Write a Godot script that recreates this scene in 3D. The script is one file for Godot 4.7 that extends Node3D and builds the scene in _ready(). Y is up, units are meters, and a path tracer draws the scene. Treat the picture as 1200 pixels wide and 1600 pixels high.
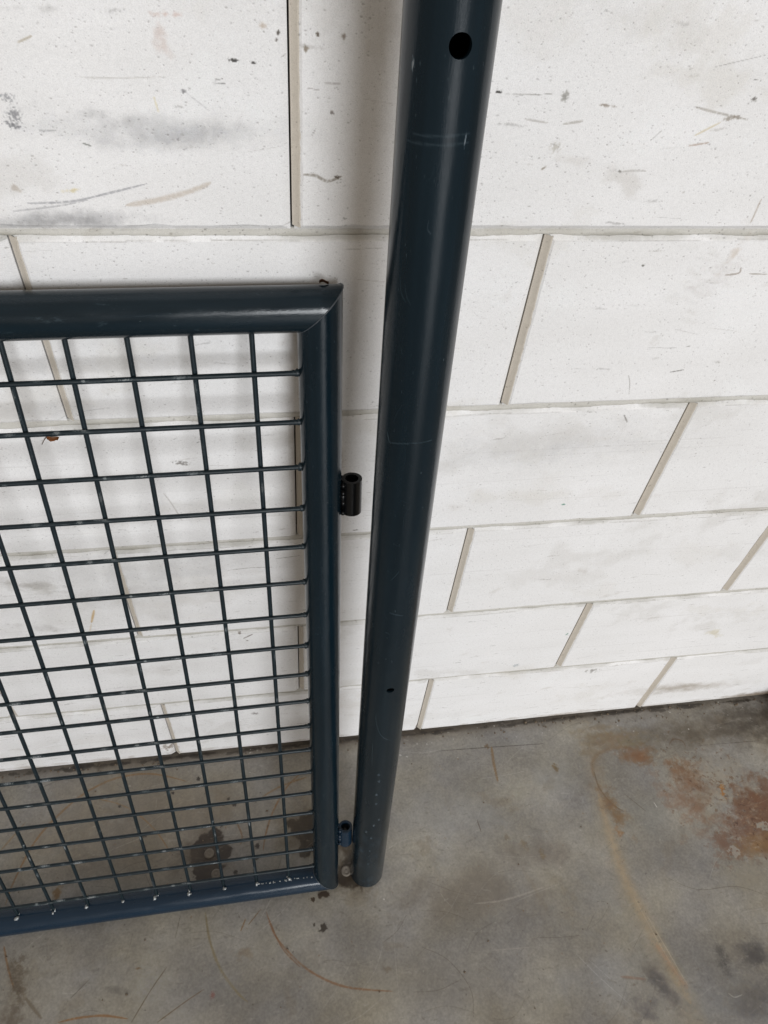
extends Node3D
# A leaning grey gate of welded wire mesh and a steel pole against a painted block wall.

const COURSE := 0.2
const BOND := 0.436
const WALL_X0 := -0.55
const WALL_Y1 := 1.28
const TEX_SCALE := 1280.0

var rng := RandomNumberGenerator.new()
var taken := {}
var gloss: Texture2D

# ------------------------------------------------------------------ painting
class Canvas:
	var w: int
	var h: int
	var b: PackedByteArray
	var x0: float
	var y0: float
	var s: float
	var up: bool
	var nz := FastNoiseLite.new()
	func _init(pw: int, ph: int, px0: float, py0: float, ps: float, y_up: bool):
		w = pw; h = ph; x0 = px0; y0 = py0; s = ps; up = y_up
		b = PackedByteArray(); b.resize(w * h * 3)
		nz.seed = 11; nz.frequency = 0.09; nz.fractal_octaves = 5; nz.fractal_gain = 0.56
	func to_px(p: Vector2) -> Vector2:
		return Vector2((p.x - x0) * s, ((y0 - p.y) if up else (p.y - y0)) * s)
	func noise(seed_in: int, freq: float, octaves: int, sx := 1.0, sy := 1.0) -> PackedByteArray:
		var n := FastNoiseLite.new()
		n.seed = seed_in; n.frequency = freq; n.fractal_octaves = octaves
		n.noise_type = FastNoiseLite.TYPE_SIMPLEX_SMOOTH
		var im := n.get_image(int(w / sx), int(h / sy), false, false, true)
		im.convert(Image.FORMAT_L8)
		if sx != 1.0 or sy != 1.0:
			im.resize(w, h, Image.INTERPOLATE_CUBIC)
		return im.get_data()
	# layers: [bytes, red, green, blue], each added as (value - 0.5) * 2 * colour
	func base(c: Color, layers: Array):
		var n := w * h
		var r := PackedFloat32Array(); var g := PackedFloat32Array(); var bl := PackedFloat32Array()
		var l0: PackedByteArray = layers[0][0]; var l1: PackedByteArray = layers[1][0]; var l2: PackedByteArray = layers[2][0]
		for l in layers:
			r.append(l[1]); g.append(l[2]); bl.append(l[3])
		var cr := c.r * 255.0; var cg := c.g * 255.0; var cb := c.b * 255.0
		for i in n:
			var a0 := (float(l0[i]) - 127.5) / 127.5
			var a1 := (float(l1[i]) - 127.5) / 127.5
			var a2 := (float(l2[i]) - 127.5) / 127.5
			var k := i * 3
			b[k] = clampi(int(cr + a0 * r[0] + a1 * r[1] + a2 * r[2]), 0, 255)
			b[k + 1] = clampi(int(cg + a0 * g[0] + a1 * g[1] + a2 * g[2]), 0, 255)
			b[k + 2] = clampi(int(cb + a0 * bl[0] + a1 * bl[1] + a2 * bl[2]), 0, 255)
	func blend(x: int, y: int, c: Color, a: float):
		var k := (y * w + x) * 3
		b[k] = int(lerpf(b[k], c.r * 255.0, a))
		b[k + 1] = int(lerpf(b[k + 1], c.g * 255.0, a))
		b[k + 2] = int(lerpf(b[k + 2], c.b * 255.0, a))
	# a soft or ragged blot; half sizes in metres, ragged 0..1, edge 0..1 (1 = fades from its middle)
	func blot(p: Vector2, rx: float, ry: float, turn: float, c: Color, a: float, ragged := 0.4, edge := 0.7, grain := 1.0):
		var q := to_px(p)
		var ax := maxf(rx * s, 0.6); var ay := maxf(ry * s, 0.6)
		var m := maxf(ax, ay) * (1.0 + ragged)
		var ct := cos(turn); var st := sin(turn)
		var k := minf(18.0 / maxf(m, 1.0), 1.4) * grain
		var ox := p.x * 731.0; var oy := p.y * 517.0
		var grow := 1.0 + ragged * 0.7
		var ex := sqrt(ax * ax * ct * ct + ay * ay * st * st) * grow
		var ey := sqrt(ax * ax * st * st + ay * ay * ct * ct) * grow
		for y in range(maxi(0, int(q.y - ey)), mini(h, int(q.y + ey) + 2)):
			for x in range(maxi(0, int(q.x - ex)), mini(w, int(q.x + ex) + 2)):
				var dx := x + 0.5 - q.x; var dy := y + 0.5 - q.y
				var u := (dx * ct + dy * st) / ax; var v := (-dx * st + dy * ct) / ay
				var d := sqrt(u * u + v * v) + ragged * nz.get_noise_2d(x * k + ox, y * k + oy) * 1.25
				if d < 1.0:
					var f := a * smoothstep(0.0, 1.0, clampf((1.0 - d) / edge, 0.0, 1.0))
					if f > 0.004:
						blend(x, y, c, f)
	# a line through points, width in metres, broken up by noise
	func stroke(pts: Array, width: float, c: Color, a: float, broken := 0.3, soft := 0.6, taper := true):
		var q: Array[Vector2] = []
		for p in pts:
			q.append(to_px(p))
		q = smooth_line(q)
		var total := 0.0
		for i in q.size() - 1:
			total += q[i].distance_to(q[i + 1])
		var hw := maxf(width * s * 0.5, 0.55)
		var done := {}
		var run := 0.0
		for i in q.size() - 1:
			var e := q[i + 1] - q[i]
			var len := e.length()
			if len < 0.01:
				continue
			var lo := q[i].min(q[i + 1]) - Vector2(hw + 1, hw + 1); var hi := q[i].max(q[i + 1]) + Vector2(hw + 2, hw + 2)
			for y in range(maxi(0, int(lo.y)), mini(h, int(hi.y))):
				for x in range(maxi(0, int(lo.x)), mini(w, int(hi.x))):
					var d := Vector2(x + 0.5, y + 0.5) - q[i]
					var t := clampf(d.dot(e) / (len * len), 0.0, 1.0)
					var k := y * w + x
					var along := (run + t * len) / total
					var ww := hw * (sqrt(maxf(0.0, 1.0 - pow(absf(along * 2.0 - 1.0), 4.0))) if taper else 1.0) * (1.0 + 0.35 * nz.get_noise_2d(along * total * 0.6, 77.0))
					var f := 1.0 - (d - e * t).length() / maxf(ww, 0.3)
					if f <= 0.0:
						continue
					f = a * clampf(f / soft, 0.0, 1.0) * clampf(1.0 - broken + broken * 2.4 * (0.5 + nz.get_noise_2d(x * 1.7, y * 1.7)), 0.0, 1.0)
					var was: float = done.get(k, 0.0)
					if f > was + 0.004:
						blend(x, y, c, (f - was) / (1.0 - was))
						done[k] = f
			run += len
	# a smear made of many small blots scattered round a middle
	func smudge(r: RandomNumberGenerator, p: Vector2, rx: float, ry: float, turn: float, c: Color, a: float, n: int, size := 0.22, flat := 0.35):
		for i in n:
			var o := Vector2(r.randfn(0.0, 0.42) * rx, r.randfn(0.0, 0.42) * ry).rotated(-turn if up else turn)
			var k := size * r.randf_range(0.4, 1.5)
			blot(p + o, rx * k, maxf(rx * k * flat, 0.0006), turn + r.randf_range(-0.3, 0.3), c.lerp(Color(0.5, 0.48, 0.46), r.randf() * 0.25), a * r.randf_range(0.4, 1.0), 0.9, 0.8, 1.6)
	func smooth_line(q: Array[Vector2]) -> Array[Vector2]:
		if q.size() < 3:
			return q
		var o: Array[Vector2] = []
		for i in q.size() - 1:
			var a := q[maxi(i - 1, 0)]; var d := q[mini(i + 2, q.size() - 1)]
			for k in 6:
				o.append(q[i].cubic_interpolate(q[i + 1], a, d, k / 6.0))
		o.append(q[-1])
		return o
	func image() -> Image:
		return Image.create_from_data(w, h, false, Image.FORMAT_RGB8, b)
	func texture() -> ImageTexture:
		var im := image()
		im.generate_mipmaps()
		return ImageTexture.create_from_image(im)

func rgb(r: int, g: int, b: int) -> Color:
	return Color(r / 255.0, g / 255.0, b / 255.0)

# ------------------------------------------------------------------ naming
func numbered(called: String, parent: Node) -> String:
	var key := "%d/%s" % [parent.get_instance_id(), called]
	var n: int = taken.get(key, 0)
	taken[key] = n + 1
	return called if n == 0 else "%s_%03d" % [called, n]

func tag(o: Node, label: String, category: String, group := "") -> Node:
	o.set_meta("label", label); o.set_meta("category", category)
	if group:
		o.set_meta("group", group)
	return o

func base_node(called: String, at := Vector3.ZERO) -> Node3D:
	var o := Node3D.new(); o.name = numbered(called, self); o.position = at
	add_child(o, true)
	return o

func obj(called: String, mesh: Mesh, m: Material, parent: Node = self) -> MeshInstance3D:
	var o := MeshInstance3D.new()
	o.name = numbered(called, parent); o.mesh = mesh; o.material_override = m
	parent.add_child(o, true)
	return o

# ------------------------------------------------------------------ shapes
func start() -> SurfaceTool:
	var st := SurfaceTool.new(); st.begin(Mesh.PRIMITIVE_TRIANGLES)
	return st

# a quad a b c d, seen from the side where a>b>c>d runs clockwise
func quad(st: SurfaceTool, p: Array, n: Array, uv: Array, uv2: Array = []):
	for i in [0, 1, 2, 0, 2, 3]:
		st.set_normal(n[i]); st.set_uv(uv[i])
		if uv2.size():
			st.set_uv2(uv2[i])
		st.add_vertex(p[i])

func tri_facing(st: SurfaceTool, p: Array, n: Array, uv: Array, uv2: Array = []):
	var g: Vector3 = (p[1] - p[0]).cross(p[2] - p[0])
	var order := [0, 1, 2]
	if g.dot(n[0] + n[1] + n[2]) > 0.0:
		order = [0, 2, 1]
	for i in order:
		st.set_normal(n[i]); st.set_uv(uv[i])
		if uv2.size():
			st.set_uv2(uv2[i])
		st.add_vertex(p[i])

func quad_facing(st: SurfaceTool, p: Array, n: Array, uv: Array, uv2: Array = []):
	var e := uv2.size() > 0
	tri_facing(st, [p[0], p[1], p[2]], [n[0], n[1], n[2]], [uv[0], uv[1], uv[2]], [uv2[0], uv2[1], uv2[2]] if e else [])
	tri_facing(st, [p[0], p[2], p[3]], [n[0], n[2], n[3]], [uv[0], uv[2], uv[3]], [uv2[0], uv2[2], uv2[3]] if e else [])

# a tube along a line whose two ends are cut by planes; front is the direction where u = 0.5
func tube(st: SurfaceTool, a: Vector3, b: Vector3, r: float, na: Vector3, nb: Vector3, front: Vector3, sides := 48, inner := 0.0, cap_a := false, cap_b := false, v0 := 0.0):
	var ax := (b - a).normalized()
	var f := (front - ax * front.dot(ax)).normalized()
	var g := ax.cross(f)
	var pa: Array[Vector3] = []; var pb: Array[Vector3] = []; var nn: Array[Vector3] = []
	var qa: Array[Vector3] = []; var qb: Array[Vector3] = []
	for i in sides + 1:
		var t := TAU * i / sides - PI
		var d := f * cos(t) + g * sin(t)
		nn.append(d)
		var oa := a + d * r; var ob := b + d * r
		pa.append(oa - ax * ((oa - a).dot(na) / ax.dot(na)))
		pb.append(ob - ax * ((ob - b).dot(nb) / ax.dot(nb)))
		if inner > 0.0:
			var ia := a + d * inner; var ib := b + d * inner
			qa.append(ia - ax * ((ia - a).dot(na) / ax.dot(na)))
			qb.append(ib - ax * ((ib - b).dot(nb) / ax.dot(nb)))
	for i in sides:
		var u := float(i) / sides; var u1 := float(i + 1) / sides
		var va := v0 + (pa[i] - a).dot(ax); var vb := v0 + (pb[i] - a).dot(ax)
		quad_facing(st, [pa[i], pb[i], pb[i + 1], pa[i + 1]], [nn[i], nn[i], nn[i + 1], nn[i + 1]], [Vector2(u, va), Vector2(u, vb), Vector2(u1, vb), Vector2(u1, va)])
		if inner > 0.0:
			quad_facing(st, [qa[i], qb[i], qb[i + 1], qa[i + 1]], [-nn[i], -nn[i], -nn[i + 1], -nn[i + 1]], [Vector2(u, va), Vector2(u, vb), Vector2(u1, vb), Vector2(u1, va)])
			var ea := -ax; var eb := ax
			quad_facing(st, [pa[i], pa[i + 1], qa[i + 1], qa[i]], [ea, ea, ea, ea], [Vector2(u, va), Vector2(u1, va), Vector2(u1, va), Vector2(u, va)])
			quad_facing(st, [pb[i], pb[i + 1], qb[i + 1], qb[i]], [eb, eb, eb, eb], [Vector2(u, vb), Vector2(u1, vb), Vector2(u1, vb), Vector2(u, vb)])
		else:
			if cap_a:
				tri_facing(st, [a, pa[i], pa[i + 1]], [-ax, -ax, -ax], [Vector2(u, va), Vector2(u, va), Vector2(u1, va)])
			if cap_b:
				tri_facing(st, [b, pb[i], pb[i + 1]], [ax, ax, ax], [Vector2(u, vb), Vector2(u, vb), Vector2(u1, vb)])

# a lumpy ball, squashed along its three axes
func lump(st: SurfaceTool, c: Vector3, x: Vector3, y: Vector3, z: Vector3, rough := 0.2):
	var rows := 5; var cols := 8
	var p := []
	for i in rows + 1:
		var row := []
		for j in cols:
			var th := PI * i / rows; var ph := TAU * j / cols
			var k := 1.0 + (rng.randf_range(-rough, rough) if i > 0 and i < rows else 0.0)
			row.append(c + (x * sin(th) * cos(ph) + y * sin(th) * sin(ph) + z * cos(th)) * k)
		p.append(row)
	for i in rows:
		for j in cols:
			var j1 := (j + 1) % cols
			var q := [p[i][j], p[i][j1], p[i + 1][j1], p[i + 1][j]]
			var n := []
			for v in q:
				n.append((v - c).normalized())
			quad_facing(st, q, n, [Vector2.ZERO, Vector2(0.1, 0), Vector2(0.1, 0.1), Vector2(0, 0.1)])

func box(st: SurfaceTool, c: Vector3, x: Vector3, y: Vector3, z: Vector3):
	for s in [[x, y, z], [y, z, x], [z, x, y]]:
		for k in [-1.0, 1.0]:
			var n: Vector3 = (s[0] * k).normalized()
			var o: Vector3 = c + s[0] * k
			quad_facing(st, [o - s[1] - s[2], o + s[1] - s[2], o + s[1] + s[2], o - s[1] + s[2]], [n, n, n, n], [Vector2(0, 0), Vector2(s[1].length() * 2, 0), Vector2(s[1].length() * 2, s[2].length() * 2), Vector2(0, s[2].length() * 2)])

# ------------------------------------------------------------------ materials
func wall_uv2(p: Vector3) -> Vector2:
	return Vector2((p.x - WALL_X0) * TEX_SCALE / 2048.0, (WALL_Y1 - p.y) * TEX_SCALE / 1664.0)

func paint_wall() -> ImageTexture:
	var c := Canvas.new(2048, 1664, WALL_X0, WALL_Y1, TEX_SCALE, true)
	c.base(rgb(234, 233, 233), [[c.noise(3, 0.012, 4, 4, 4), 3.5, 3.5, 3.8], [c.noise(8, 0.03, 3, 8, 2), 2.6, 2.8, 3.2], [c.noise(21, 0.25, 2), 2.4, 2.4, 2.4]])
	var dark := rgb(70, 68, 66); var grey := rgb(150, 150, 152); var tan := rgb(170, 150, 120)
	# smears and scuffs on the upper blocks
	c.smudge(rng, Vector2(-0.0604, 1.0785), 0.085, 0.012, -0.03, rgb(150, 151, 156), 0.026, 150)
	c.smudge(rng, Vector2(-0.0384, 1.0758), 0.05, 0.008, -0.1, rgb(140, 142, 148), 0.026, 60)
	c.smudge(rng, Vector2(-0.0811, 1.0860), 0.05, 0.008, 0.1, rgb(164, 164, 166), 0.06, 50)
	c.smudge(rng, Vector2(-0.1383, 1.0130), 0.06, 0.007, 0.0, rgb(134, 134, 138), 0.05, 90)
	c.smudge(rng, Vector2(-0.1672, 1.0088), 0.08, 0.004, 0.0, rgb(110, 110, 112), 0.06, 60, 0.15)
	c.stroke([Vector2(-0.1676, 1.0246), Vector2(-0.1353, 1.0263), Vector2(-0.1088, 1.0324), Vector2(-0.0773, 1.0406)], 0.0022, rgb(116, 116, 122), 0.48, 0.7)
	c.stroke([Vector2(-0.1783, 1.0185), Vector2(-0.1453, 1.0227), Vector2(-0.1212, 1.0279)], 0.0018, rgb(120, 120, 124), 0.36, 0.7)
	c.stroke([Vector2(-0.0960, 1.0234), Vector2(-0.0698, 1.0282), Vector2(-0.0452, 1.0354), Vector2(-0.0303, 1.0420)], 0.006, rgb(176, 158, 138), 0.40, 0.5)
	c.blot(Vector2(-0.0075, 1.1265), 0.0036, 0.0013, 0.05, dark, 0.95, 0.5, 0.4, 2.0)
	c.blot(Vector2(0.0057, 1.1253), 0.002, 0.0009, 0.1, dark, 0.9, 0.5, 0.4, 2.0)
	c.stroke([Vector2(-0.0233, 1.1112), Vector2(-0.0142, 1.1115)], 0.0009, dark, 0.64, 0.5)
	c.stroke([Vector2(-0.0210, 1.1133), Vector2(-0.0157, 1.1147)], 0.0008, dark, 0.48, 0.5)
	c.blot(Vector2(-0.0428, 1.1062), 0.0022, 0.0018, 0.6, rgb(90, 88, 90), 0.8, 0.8, 0.6, 3.0)
	c.stroke([Vector2(-0.0428, 1.1062), Vector2(-0.0357, 1.1006), Vector2(-0.0268, 1.0936)], 0.0012, rgb(150, 148, 150), 0.40, 0.8)
	c.blot(Vector2(0.0230, 1.1436), 0.0013, 0.0022, 0.0, rgb(80, 74, 68), 0.85, 0.5, 0.6, 2.0)
	c.blot(Vector2(0.0216, 1.1394), 0.001, 0.0012, 0.0, rgb(80, 74, 68), 0.7, 0.5, 0.6, 2.0)
	c.blot(Vector2(0.0127, 1.1477), 0.0035, 0.0022, 0.5, rgb(178, 160, 142), 0.6, 0.6, 0.9)
	c.blot(Vector2(0.0489, 1.1437), 0.0016, 0.0016, 0.0, rgb(84, 74, 64), 0.9, 0.5, 0.6, 2.0)
	c.blot(Vector2(0.0661, 1.1435), 0.002, 0.0024, 0.0, rgb(110, 96, 84), 0.7, 0.6, 0.7, 2.0)
	c.blot(Vector2(0.0408, 1.1350), 0.0024, 0.0024, 0.0, rgb(128, 116, 100), 0.8, 0.6, 0.7, 2.0)
	c.stroke([Vector2(0.0532, 1.1137), Vector2(0.0667, 1.1136)], 0.0012, rgb(130, 122, 118), 0.48, 0.7)
	c.stroke([Vector2(0.0412, 1.1105), Vector2(0.0511, 1.1090)], 0.001, rgb(130, 122, 118), 0.40, 0.7)
	c.stroke([Vector2(0.0387, 1.0486), Vector2(0.0479, 1.0482), Vector2(0.0578, 1.0438), Vector2(0.0686, 1.0479)], 0.003, rgb(120, 112, 100), 0.60, 0.8)
	c.blot(Vector2(0.0652, 1.0469), 0.003, 0.0016, 0.4, rgb(80, 72, 62), 0.7, 0.8, 0.6, 3.0)
	c.blot(Vector2(0.0596, 1.0942), 0.002, 0.0016, 0.3, rgb(90, 82, 76), 0.6, 0.8, 0.6, 3.0)
	c.blot(Vector2(-0.1581, 1.0878), 0.0052, 0.006, 0.4, rgb(120, 120, 124), 0.7, 1.0, 0.8, 3.0)
	c.blot(Vector2(-0.1608, 1.0809), 0.006, 0.0026, 0.3, rgb(110, 110, 114), 0.7, 1.0, 0.7, 3.0)
	c.blot(Vector2(-0.1597, 1.0992), 0.006, 0.0028, 0.2, rgb(130, 130, 134), 0.6, 1.0, 0.8, 3.0)
	c.stroke([Vector2(-0.1448, 1.0778), Vector2(-0.1329, 1.0780)], 0.0016, rgb(120, 120, 122), 0.40, 0.8)
	c.stroke([Vector2(-0.1168, 1.0695), Vector2(-0.1119, 1.0678)], 0.0014, rgb(90, 92, 86), 0.64, 0.3)
	c.stroke([Vector2(-0.0634, 1.1024), Vector2(-0.0616, 1.0915)], 0.0016, rgb(216, 202, 160), 0.64, 0.4)
	c.blot(Vector2(-0.1310, 1.0352), 0.008, 0.0022, -0.15, rgb(214, 200, 158), 0.7, 0.7, 0.8)
	c.stroke([Vector2(-0.1432, 1.1328), Vector2(-0.1336, 1.1368)], 0.0018, rgb(150, 136, 110), 0.48, 0.4)
	c.blot(Vector2(-0.1712, 1.0359), 0.004, 0.0036, 0.8, rgb(176, 164, 152), 0.7, 0.6, 0.8)
	c.blot(Vector2(-0.0488, 1.1520), 0.009, 0.0026, 0.0, rgb(206, 178, 168), 0.6, 0.8, 0.9)
	c.blot(Vector2(-0.0525, 1.1343), 0.007, 0.014, 0.0, rgb(208, 190, 182), 0.5, 0.9, 1.0)
	c.blot(Vector2(-0.1371, 1.1522), 0.02, 0.003, 0.0, rgb(170, 168, 166), 0.4, 0.9, 1.0)
	c.stroke([Vector2(-0.1115, 1.1129), Vector2(-0.0868, 1.1131), Vector2(-0.0531, 1.1149)], 0.0014, rgb(176, 172, 166), 0.40, 0.8)
	c.blot(Vector2(0.2324, 1.1097), 0.0036, 0.0046, 0.0, rgb(140, 138, 132), 0.75, 0.5, 0.6, 2.0)
	c.blot(Vector2(0.1815, 1.1111), 0.0034, 0.001, 0.0, rgb(60, 58, 56), 0.95, 0.4, 0.5, 2.0)
	c.stroke([Vector2(0.1866, 1.1099), Vector2(0.2061, 1.1099), Vector2(0.2245, 1.1113)], 0.0008, rgb(110, 106, 100), 0.48, 0.9)
	c.blot(Vector2(0.2679, 1.1038), 0.007, 0.0013, 0.05, rgb(130, 118, 106), 0.7, 0.8, 0.7, 2.0)
	c.stroke([Vector2(0.2052, 1.0928), Vector2(0.2239, 1.0904)], 0.002, rgb(160, 154, 148), 0.48, 0.7)
	c.stroke([Vector2(0.2363, 1.0897), Vector2(0.2520, 1.0924)], 0.0024, rgb(148, 142, 132), 0.48, 0.6)
	c.stroke([Vector2(0.3384, 1.1045), Vector2(0.3582, 1.1007), Vector2(0.3864, 1.0961)], 0.0024, rgb(140, 132, 122), 0.56, 0.6)
	c.blot(Vector2(0.3721, 1.0963), 0.009, 0.0022, -0.2, rgb(134, 124, 112), 0.65, 0.8, 0.7, 2.0)
	c.stroke([Vector2(0.3469, 1.0832), Vector2(0.3646, 1.0937)], 0.0022, rgb(196, 176, 132), 0.56, 0.5)
	c.stroke([Vector2(0.3447, 1.0752), Vector2(0.3618, 1.0780)], 0.0018, rgb(150, 124, 108), 0.56, 0.6)
	c.blot(Vector2(0.3845, 1.1111), 0.003, 0.002, 0.3, rgb(110, 106, 102), 0.8, 0.7, 0.6, 3.0)
	c.stroke([Vector2(0.3120, 1.0796), Vector2(0.3183, 1.0870)], 0.0012, rgb(150, 146, 142), 0.56, 0.4)
	c.blot(Vector2(0.2347, 1.0724), 0.005, 0.0056, 0.0, rgb(188, 184, 176), 0.7, 0.9, 0.8, 2.0)
	c.stroke([Vector2(0.2940, 1.0535), Vector2(0.3030, 1.0546), Vector2(0.3168, 1.0548)], 0.002, rgb(150, 146, 140), 0.48, 0.8)
	c.blot(Vector2(0.2944, 1.0540), 0.0022, 0.0012, 0.4, rgb(100, 98, 92), 0.8, 0.6, 0.6, 2.0)
	c.blot(Vector2(0.2294, 1.0563), 0.003, 0.001, -0.7, rgb(124, 112, 96), 0.7, 0.6, 0.6, 2.0)
	c.stroke([Vector2(0.4306, 1.0323), Vector2(0.4312, 1.0089)], 0.0018, rgb(156, 140, 124), 0.56, 0.4)
	c.blot(Vector2(0.3007, 1.0451), 0.03, 0.012, 0.5, rgb(208, 204, 200), 0.5, 0.9, 1.0)
	c.stroke([Vector2(0.4301, 0.9580), Vector2(0.4435, 0.9598), Vector2(0.4432, 0.9659)], 0.0022, rgb(130, 116, 104), 0.56, 0.5)
	c.stroke([Vector2(0.4543, 0.9591), Vector2(0.4745, 0.9582)], 0.0016, rgb(130, 120, 108), 0.56, 0.5)
	c.blot(Vector2(0.4292, 0.9777), 0.006, 0.02, 0.5, rgb(200, 186, 172), 0.5, 0.9, 1.0)
	c.blot(Vector2(0.3452, 0.9686), 0.0018, 0.0014, 0.0, rgb(100, 98, 92), 0.9, 0.4, 0.6, 2.0)
	c.stroke([Vector2(0.3750, 0.8414), Vector2(0.3801, 0.8309), Vector2(0.3849, 0.8149)], 0.0009, rgb(110, 106, 102), 0.56, 0.4)
	c.stroke([Vector2(0.4201, 0.8432), Vector2(0.4348, 0.8460)], 0.0016, rgb(90, 88, 84), 0.68, 0.5)
	c.blot(Vector2(0.3592, 0.6375), 0.0032, 0.0018, 0.2, rgb(60, 120, 96), 0.7, 0.8, 0.6, 2.0)
	c.blot(Vector2(0.4533, 0.3146), 0.002, 0.004, 0.2, rgb(120, 150, 136), 0.7, 0.8, 0.6, 2.0)
	c.blot(Vector2(0.3885, 0.2248), 0.006, 0.006, 0.2, rgb(150, 160, 166), 0.6, 0.9, 0.8, 2.0)
	c.stroke([Vector2(0.3892, 0.7854), Vector2(0.3970, 0.7735)], 0.0022, rgb(80, 76, 70), 0.56, 0.6)
	c.blot(Vector2(0.5359, 0.1808), 0.014, 0.006, 0.05, rgb(120, 116, 110), 0.6, 1.0, 0.8, 2.0)
	c.blot(Vector2(0.7230, 0.2753), 0.02, 0.012, 0.4, rgb(206, 198, 176), 0.7, 0.9, 1.0)
	c.blot(Vector2(0.7747, 0.0704), 0.06, 0.016, 0.05, rgb(160, 150, 138), 0.14, 1.0, 0.9, 2.0)
	c.blot(Vector2(0.9292, 0.0133), 0.09, 0.022, 0.0, rgb(96, 80, 62), 0.65, 0.6, 1.0)  # darker brown low on the wall at the right edge
	c.stroke([Vector2(-0.2308, 0.4795), Vector2(-0.2401, 0.4501)], 0.004, rgb(190, 146, 84), 0.72, 0.3)
	c.stroke([Vector2(-0.2404, 0.4486), Vector2(-0.2501, 0.4178)], 0.0026, rgb(212, 196, 170), 0.56, 0.3)
	c.blot(Vector2(-0.2900, 0.5414), 0.03, 0.018, 0.3, rgb(184, 180, 174), 0.5, 0.9, 1.0)
	c.blot(Vector2(-0.3064, 0.4489), 0.03, 0.01, 0.3, rgb(190, 186, 184), 0.5, 0.9, 1.0)
	c.stroke([Vector2(-0.1142, 0.6962), Vector2(-0.1069, 0.6742), Vector2(-0.1000, 0.6456)], 0.0022, rgb(160, 156, 152), 0.48, 0.5)
	c.blot(Vector2(-0.0897, 0.7406), 0.008, 0.004, 0.2, rgb(120, 116, 112), 0.7, 1.0, 0.7, 3.0)
	c.stroke([Vector2(-0.0939, 0.6058), Vector2(-0.0723, 0.5987), Vector2(-0.0471, 0.5834)], 0.0012, rgb(170, 166, 160), 0.48, 0.8)
	c.stroke([Vector2(-0.0569, 0.5461), Vector2(-0.0283, 0.5483), Vector2(-0.0021, 0.5467)], 0.0014, rgb(110, 106, 100), 0.56, 0.9)
	c.stroke([Vector2(0.0024, 0.5637), Vector2(0.0326, 0.5671)], 0.0014, rgb(120, 116, 110), 0.56, 0.8)
	c.stroke([Vector2(-0.0485, 0.3796), Vector2(-0.0345, 0.3896)], 0.003, rgb(90, 82, 74), 0.64, 0.6)
	c.blot(Vector2(-0.0529, 0.3941), 0.003, 0.002, -0.3, rgb(96, 88, 80), 0.8, 0.8, 0.6, 2.0)
	c.blot(Vector2(-0.0435, 0.3735), 0.003, 0.0016, 0.2, rgb(96, 88, 80), 0.7, 0.8, 0.6, 2.0)
	c.blot(Vector2(-0.0449, 0.1386), 0.007, 0.005, 0.4, rgb(110, 104, 100), 0.6, 1.0, 0.7, 3.0)
	c.stroke([Vector2(-0.3999, 0.0845), Vector2(-0.3563, 0.0993)], 0.004, rgb(244, 244, 246), 0.64, 0.5)
	c.stroke([Vector2(-0.3892, 0.0254), Vector2(-0.3380, 0.0201)], 0.006, rgb(246, 246, 248), 0.64, 0.6)
	c.blot(Vector2(-0.4610, 0.0085), 0.006, 0.004, 0.1, rgb(248, 248, 248), 0.9, 0.5, 0.5)
	c.blot(Vector2(-0.1960, 0.0384), 0.016, 0.012, 0.4, rgb(120, 108, 96), 0.6, 1.0, 0.8, 2.0)
	c.blot(Vector2(0.0578, 0.5943), 0.01, 0.002, 0.0, rgb(150, 146, 142), 0.5, 0.9, 0.8)
	c.blot(Vector2(0.1004, 0.6115), 0.004, 0.0012, 0.0, rgb(90, 88, 84), 0.7, 0.8, 0.6, 2.0)
	c.stroke([Vector2(0.0969, 0.4026), Vector2(0.1060, 0.4047), Vector2(0.1138, 0.3950)], 0.0016, rgb(100, 96, 92), 0.56, 0.4)
	c.blot(Vector2(0.6799, 0.0094), 0.006, 0.008, 0.0, rgb(110, 90, 66), 0.8, 0.8, 0.7)
	c.blot(Vector2(0.2465, 0.0139), 0.006, 0.006, 0.0, rgb(96, 80, 66), 0.8, 0.8, 0.7)
	
	c.smudge(rng, Vector2(0.7393, 0.0772), 0.12, 0.02, 0.05, rgb(150, 136, 118), 0.06, 140)
	c.smudge(rng, Vector2(-0.2900, 0.5414), 0.05, 0.02, 0.3, rgb(170, 166, 160), 0.1, 60)
	c.smudge(rng, Vector2(0.4158, 0.9581), 0.04, 0.05, 0.3, rgb(180, 172, 164), 0.08, 60)
	c.smudge(rng, Vector2(0.3089, 0.7389), 0.2, 0.04, 0.0, rgb(190, 188, 186), 0.025, 120)
	c.smudge(rng, Vector2(-0.1395, 0.5435), 0.2, 0.1, 0.0, rgb(184, 182, 180), 0.035, 160)
	c.smudge(rng, Vector2(0.9447, 0.0102), 0.05, 0.02, 0.0, rgb(110, 92, 72), 0.1, 120)  # browner again at the far right of the wall foot
	# dust that settled on the upper bevel of each course, and the dirty arris below it
	for row in range(1, 7):
		var y := row * COURSE
		for i in 60:
			c.blot(Vector2(rng.randf_range(-0.55, 1.05), y - 0.004), rng.randf_range(0.02, 0.06), 0.0042, 0.0, rgb(182, 180, 174), rng.randf_range(0.1, 0.4), 0.5, 0.8)
		var x := -0.55
		while x < 1.05:
			var l := rng.randf_range(0.01, 0.09)
			c.stroke([Vector2(x, y - 0.0068 + rng.randf_range(-0.0005, 0.0005)), Vector2(x + l, y - 0.0068 + rng.randf_range(-0.0005, 0.0005))], 0.0012, rgb(130, 127, 122), rng.randf_range(0.1, 0.4), 0.7)
			c.stroke([Vector2(x, y + 0.0066), Vector2(x + l, y + 0.0066)], 0.001, rgb(120, 117, 112), rng.randf_range(0.1, 0.6), 0.7)  # shadow line painted along the underside of the course above
			x += l * rng.randf_range(0.8, 1.8)
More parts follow.
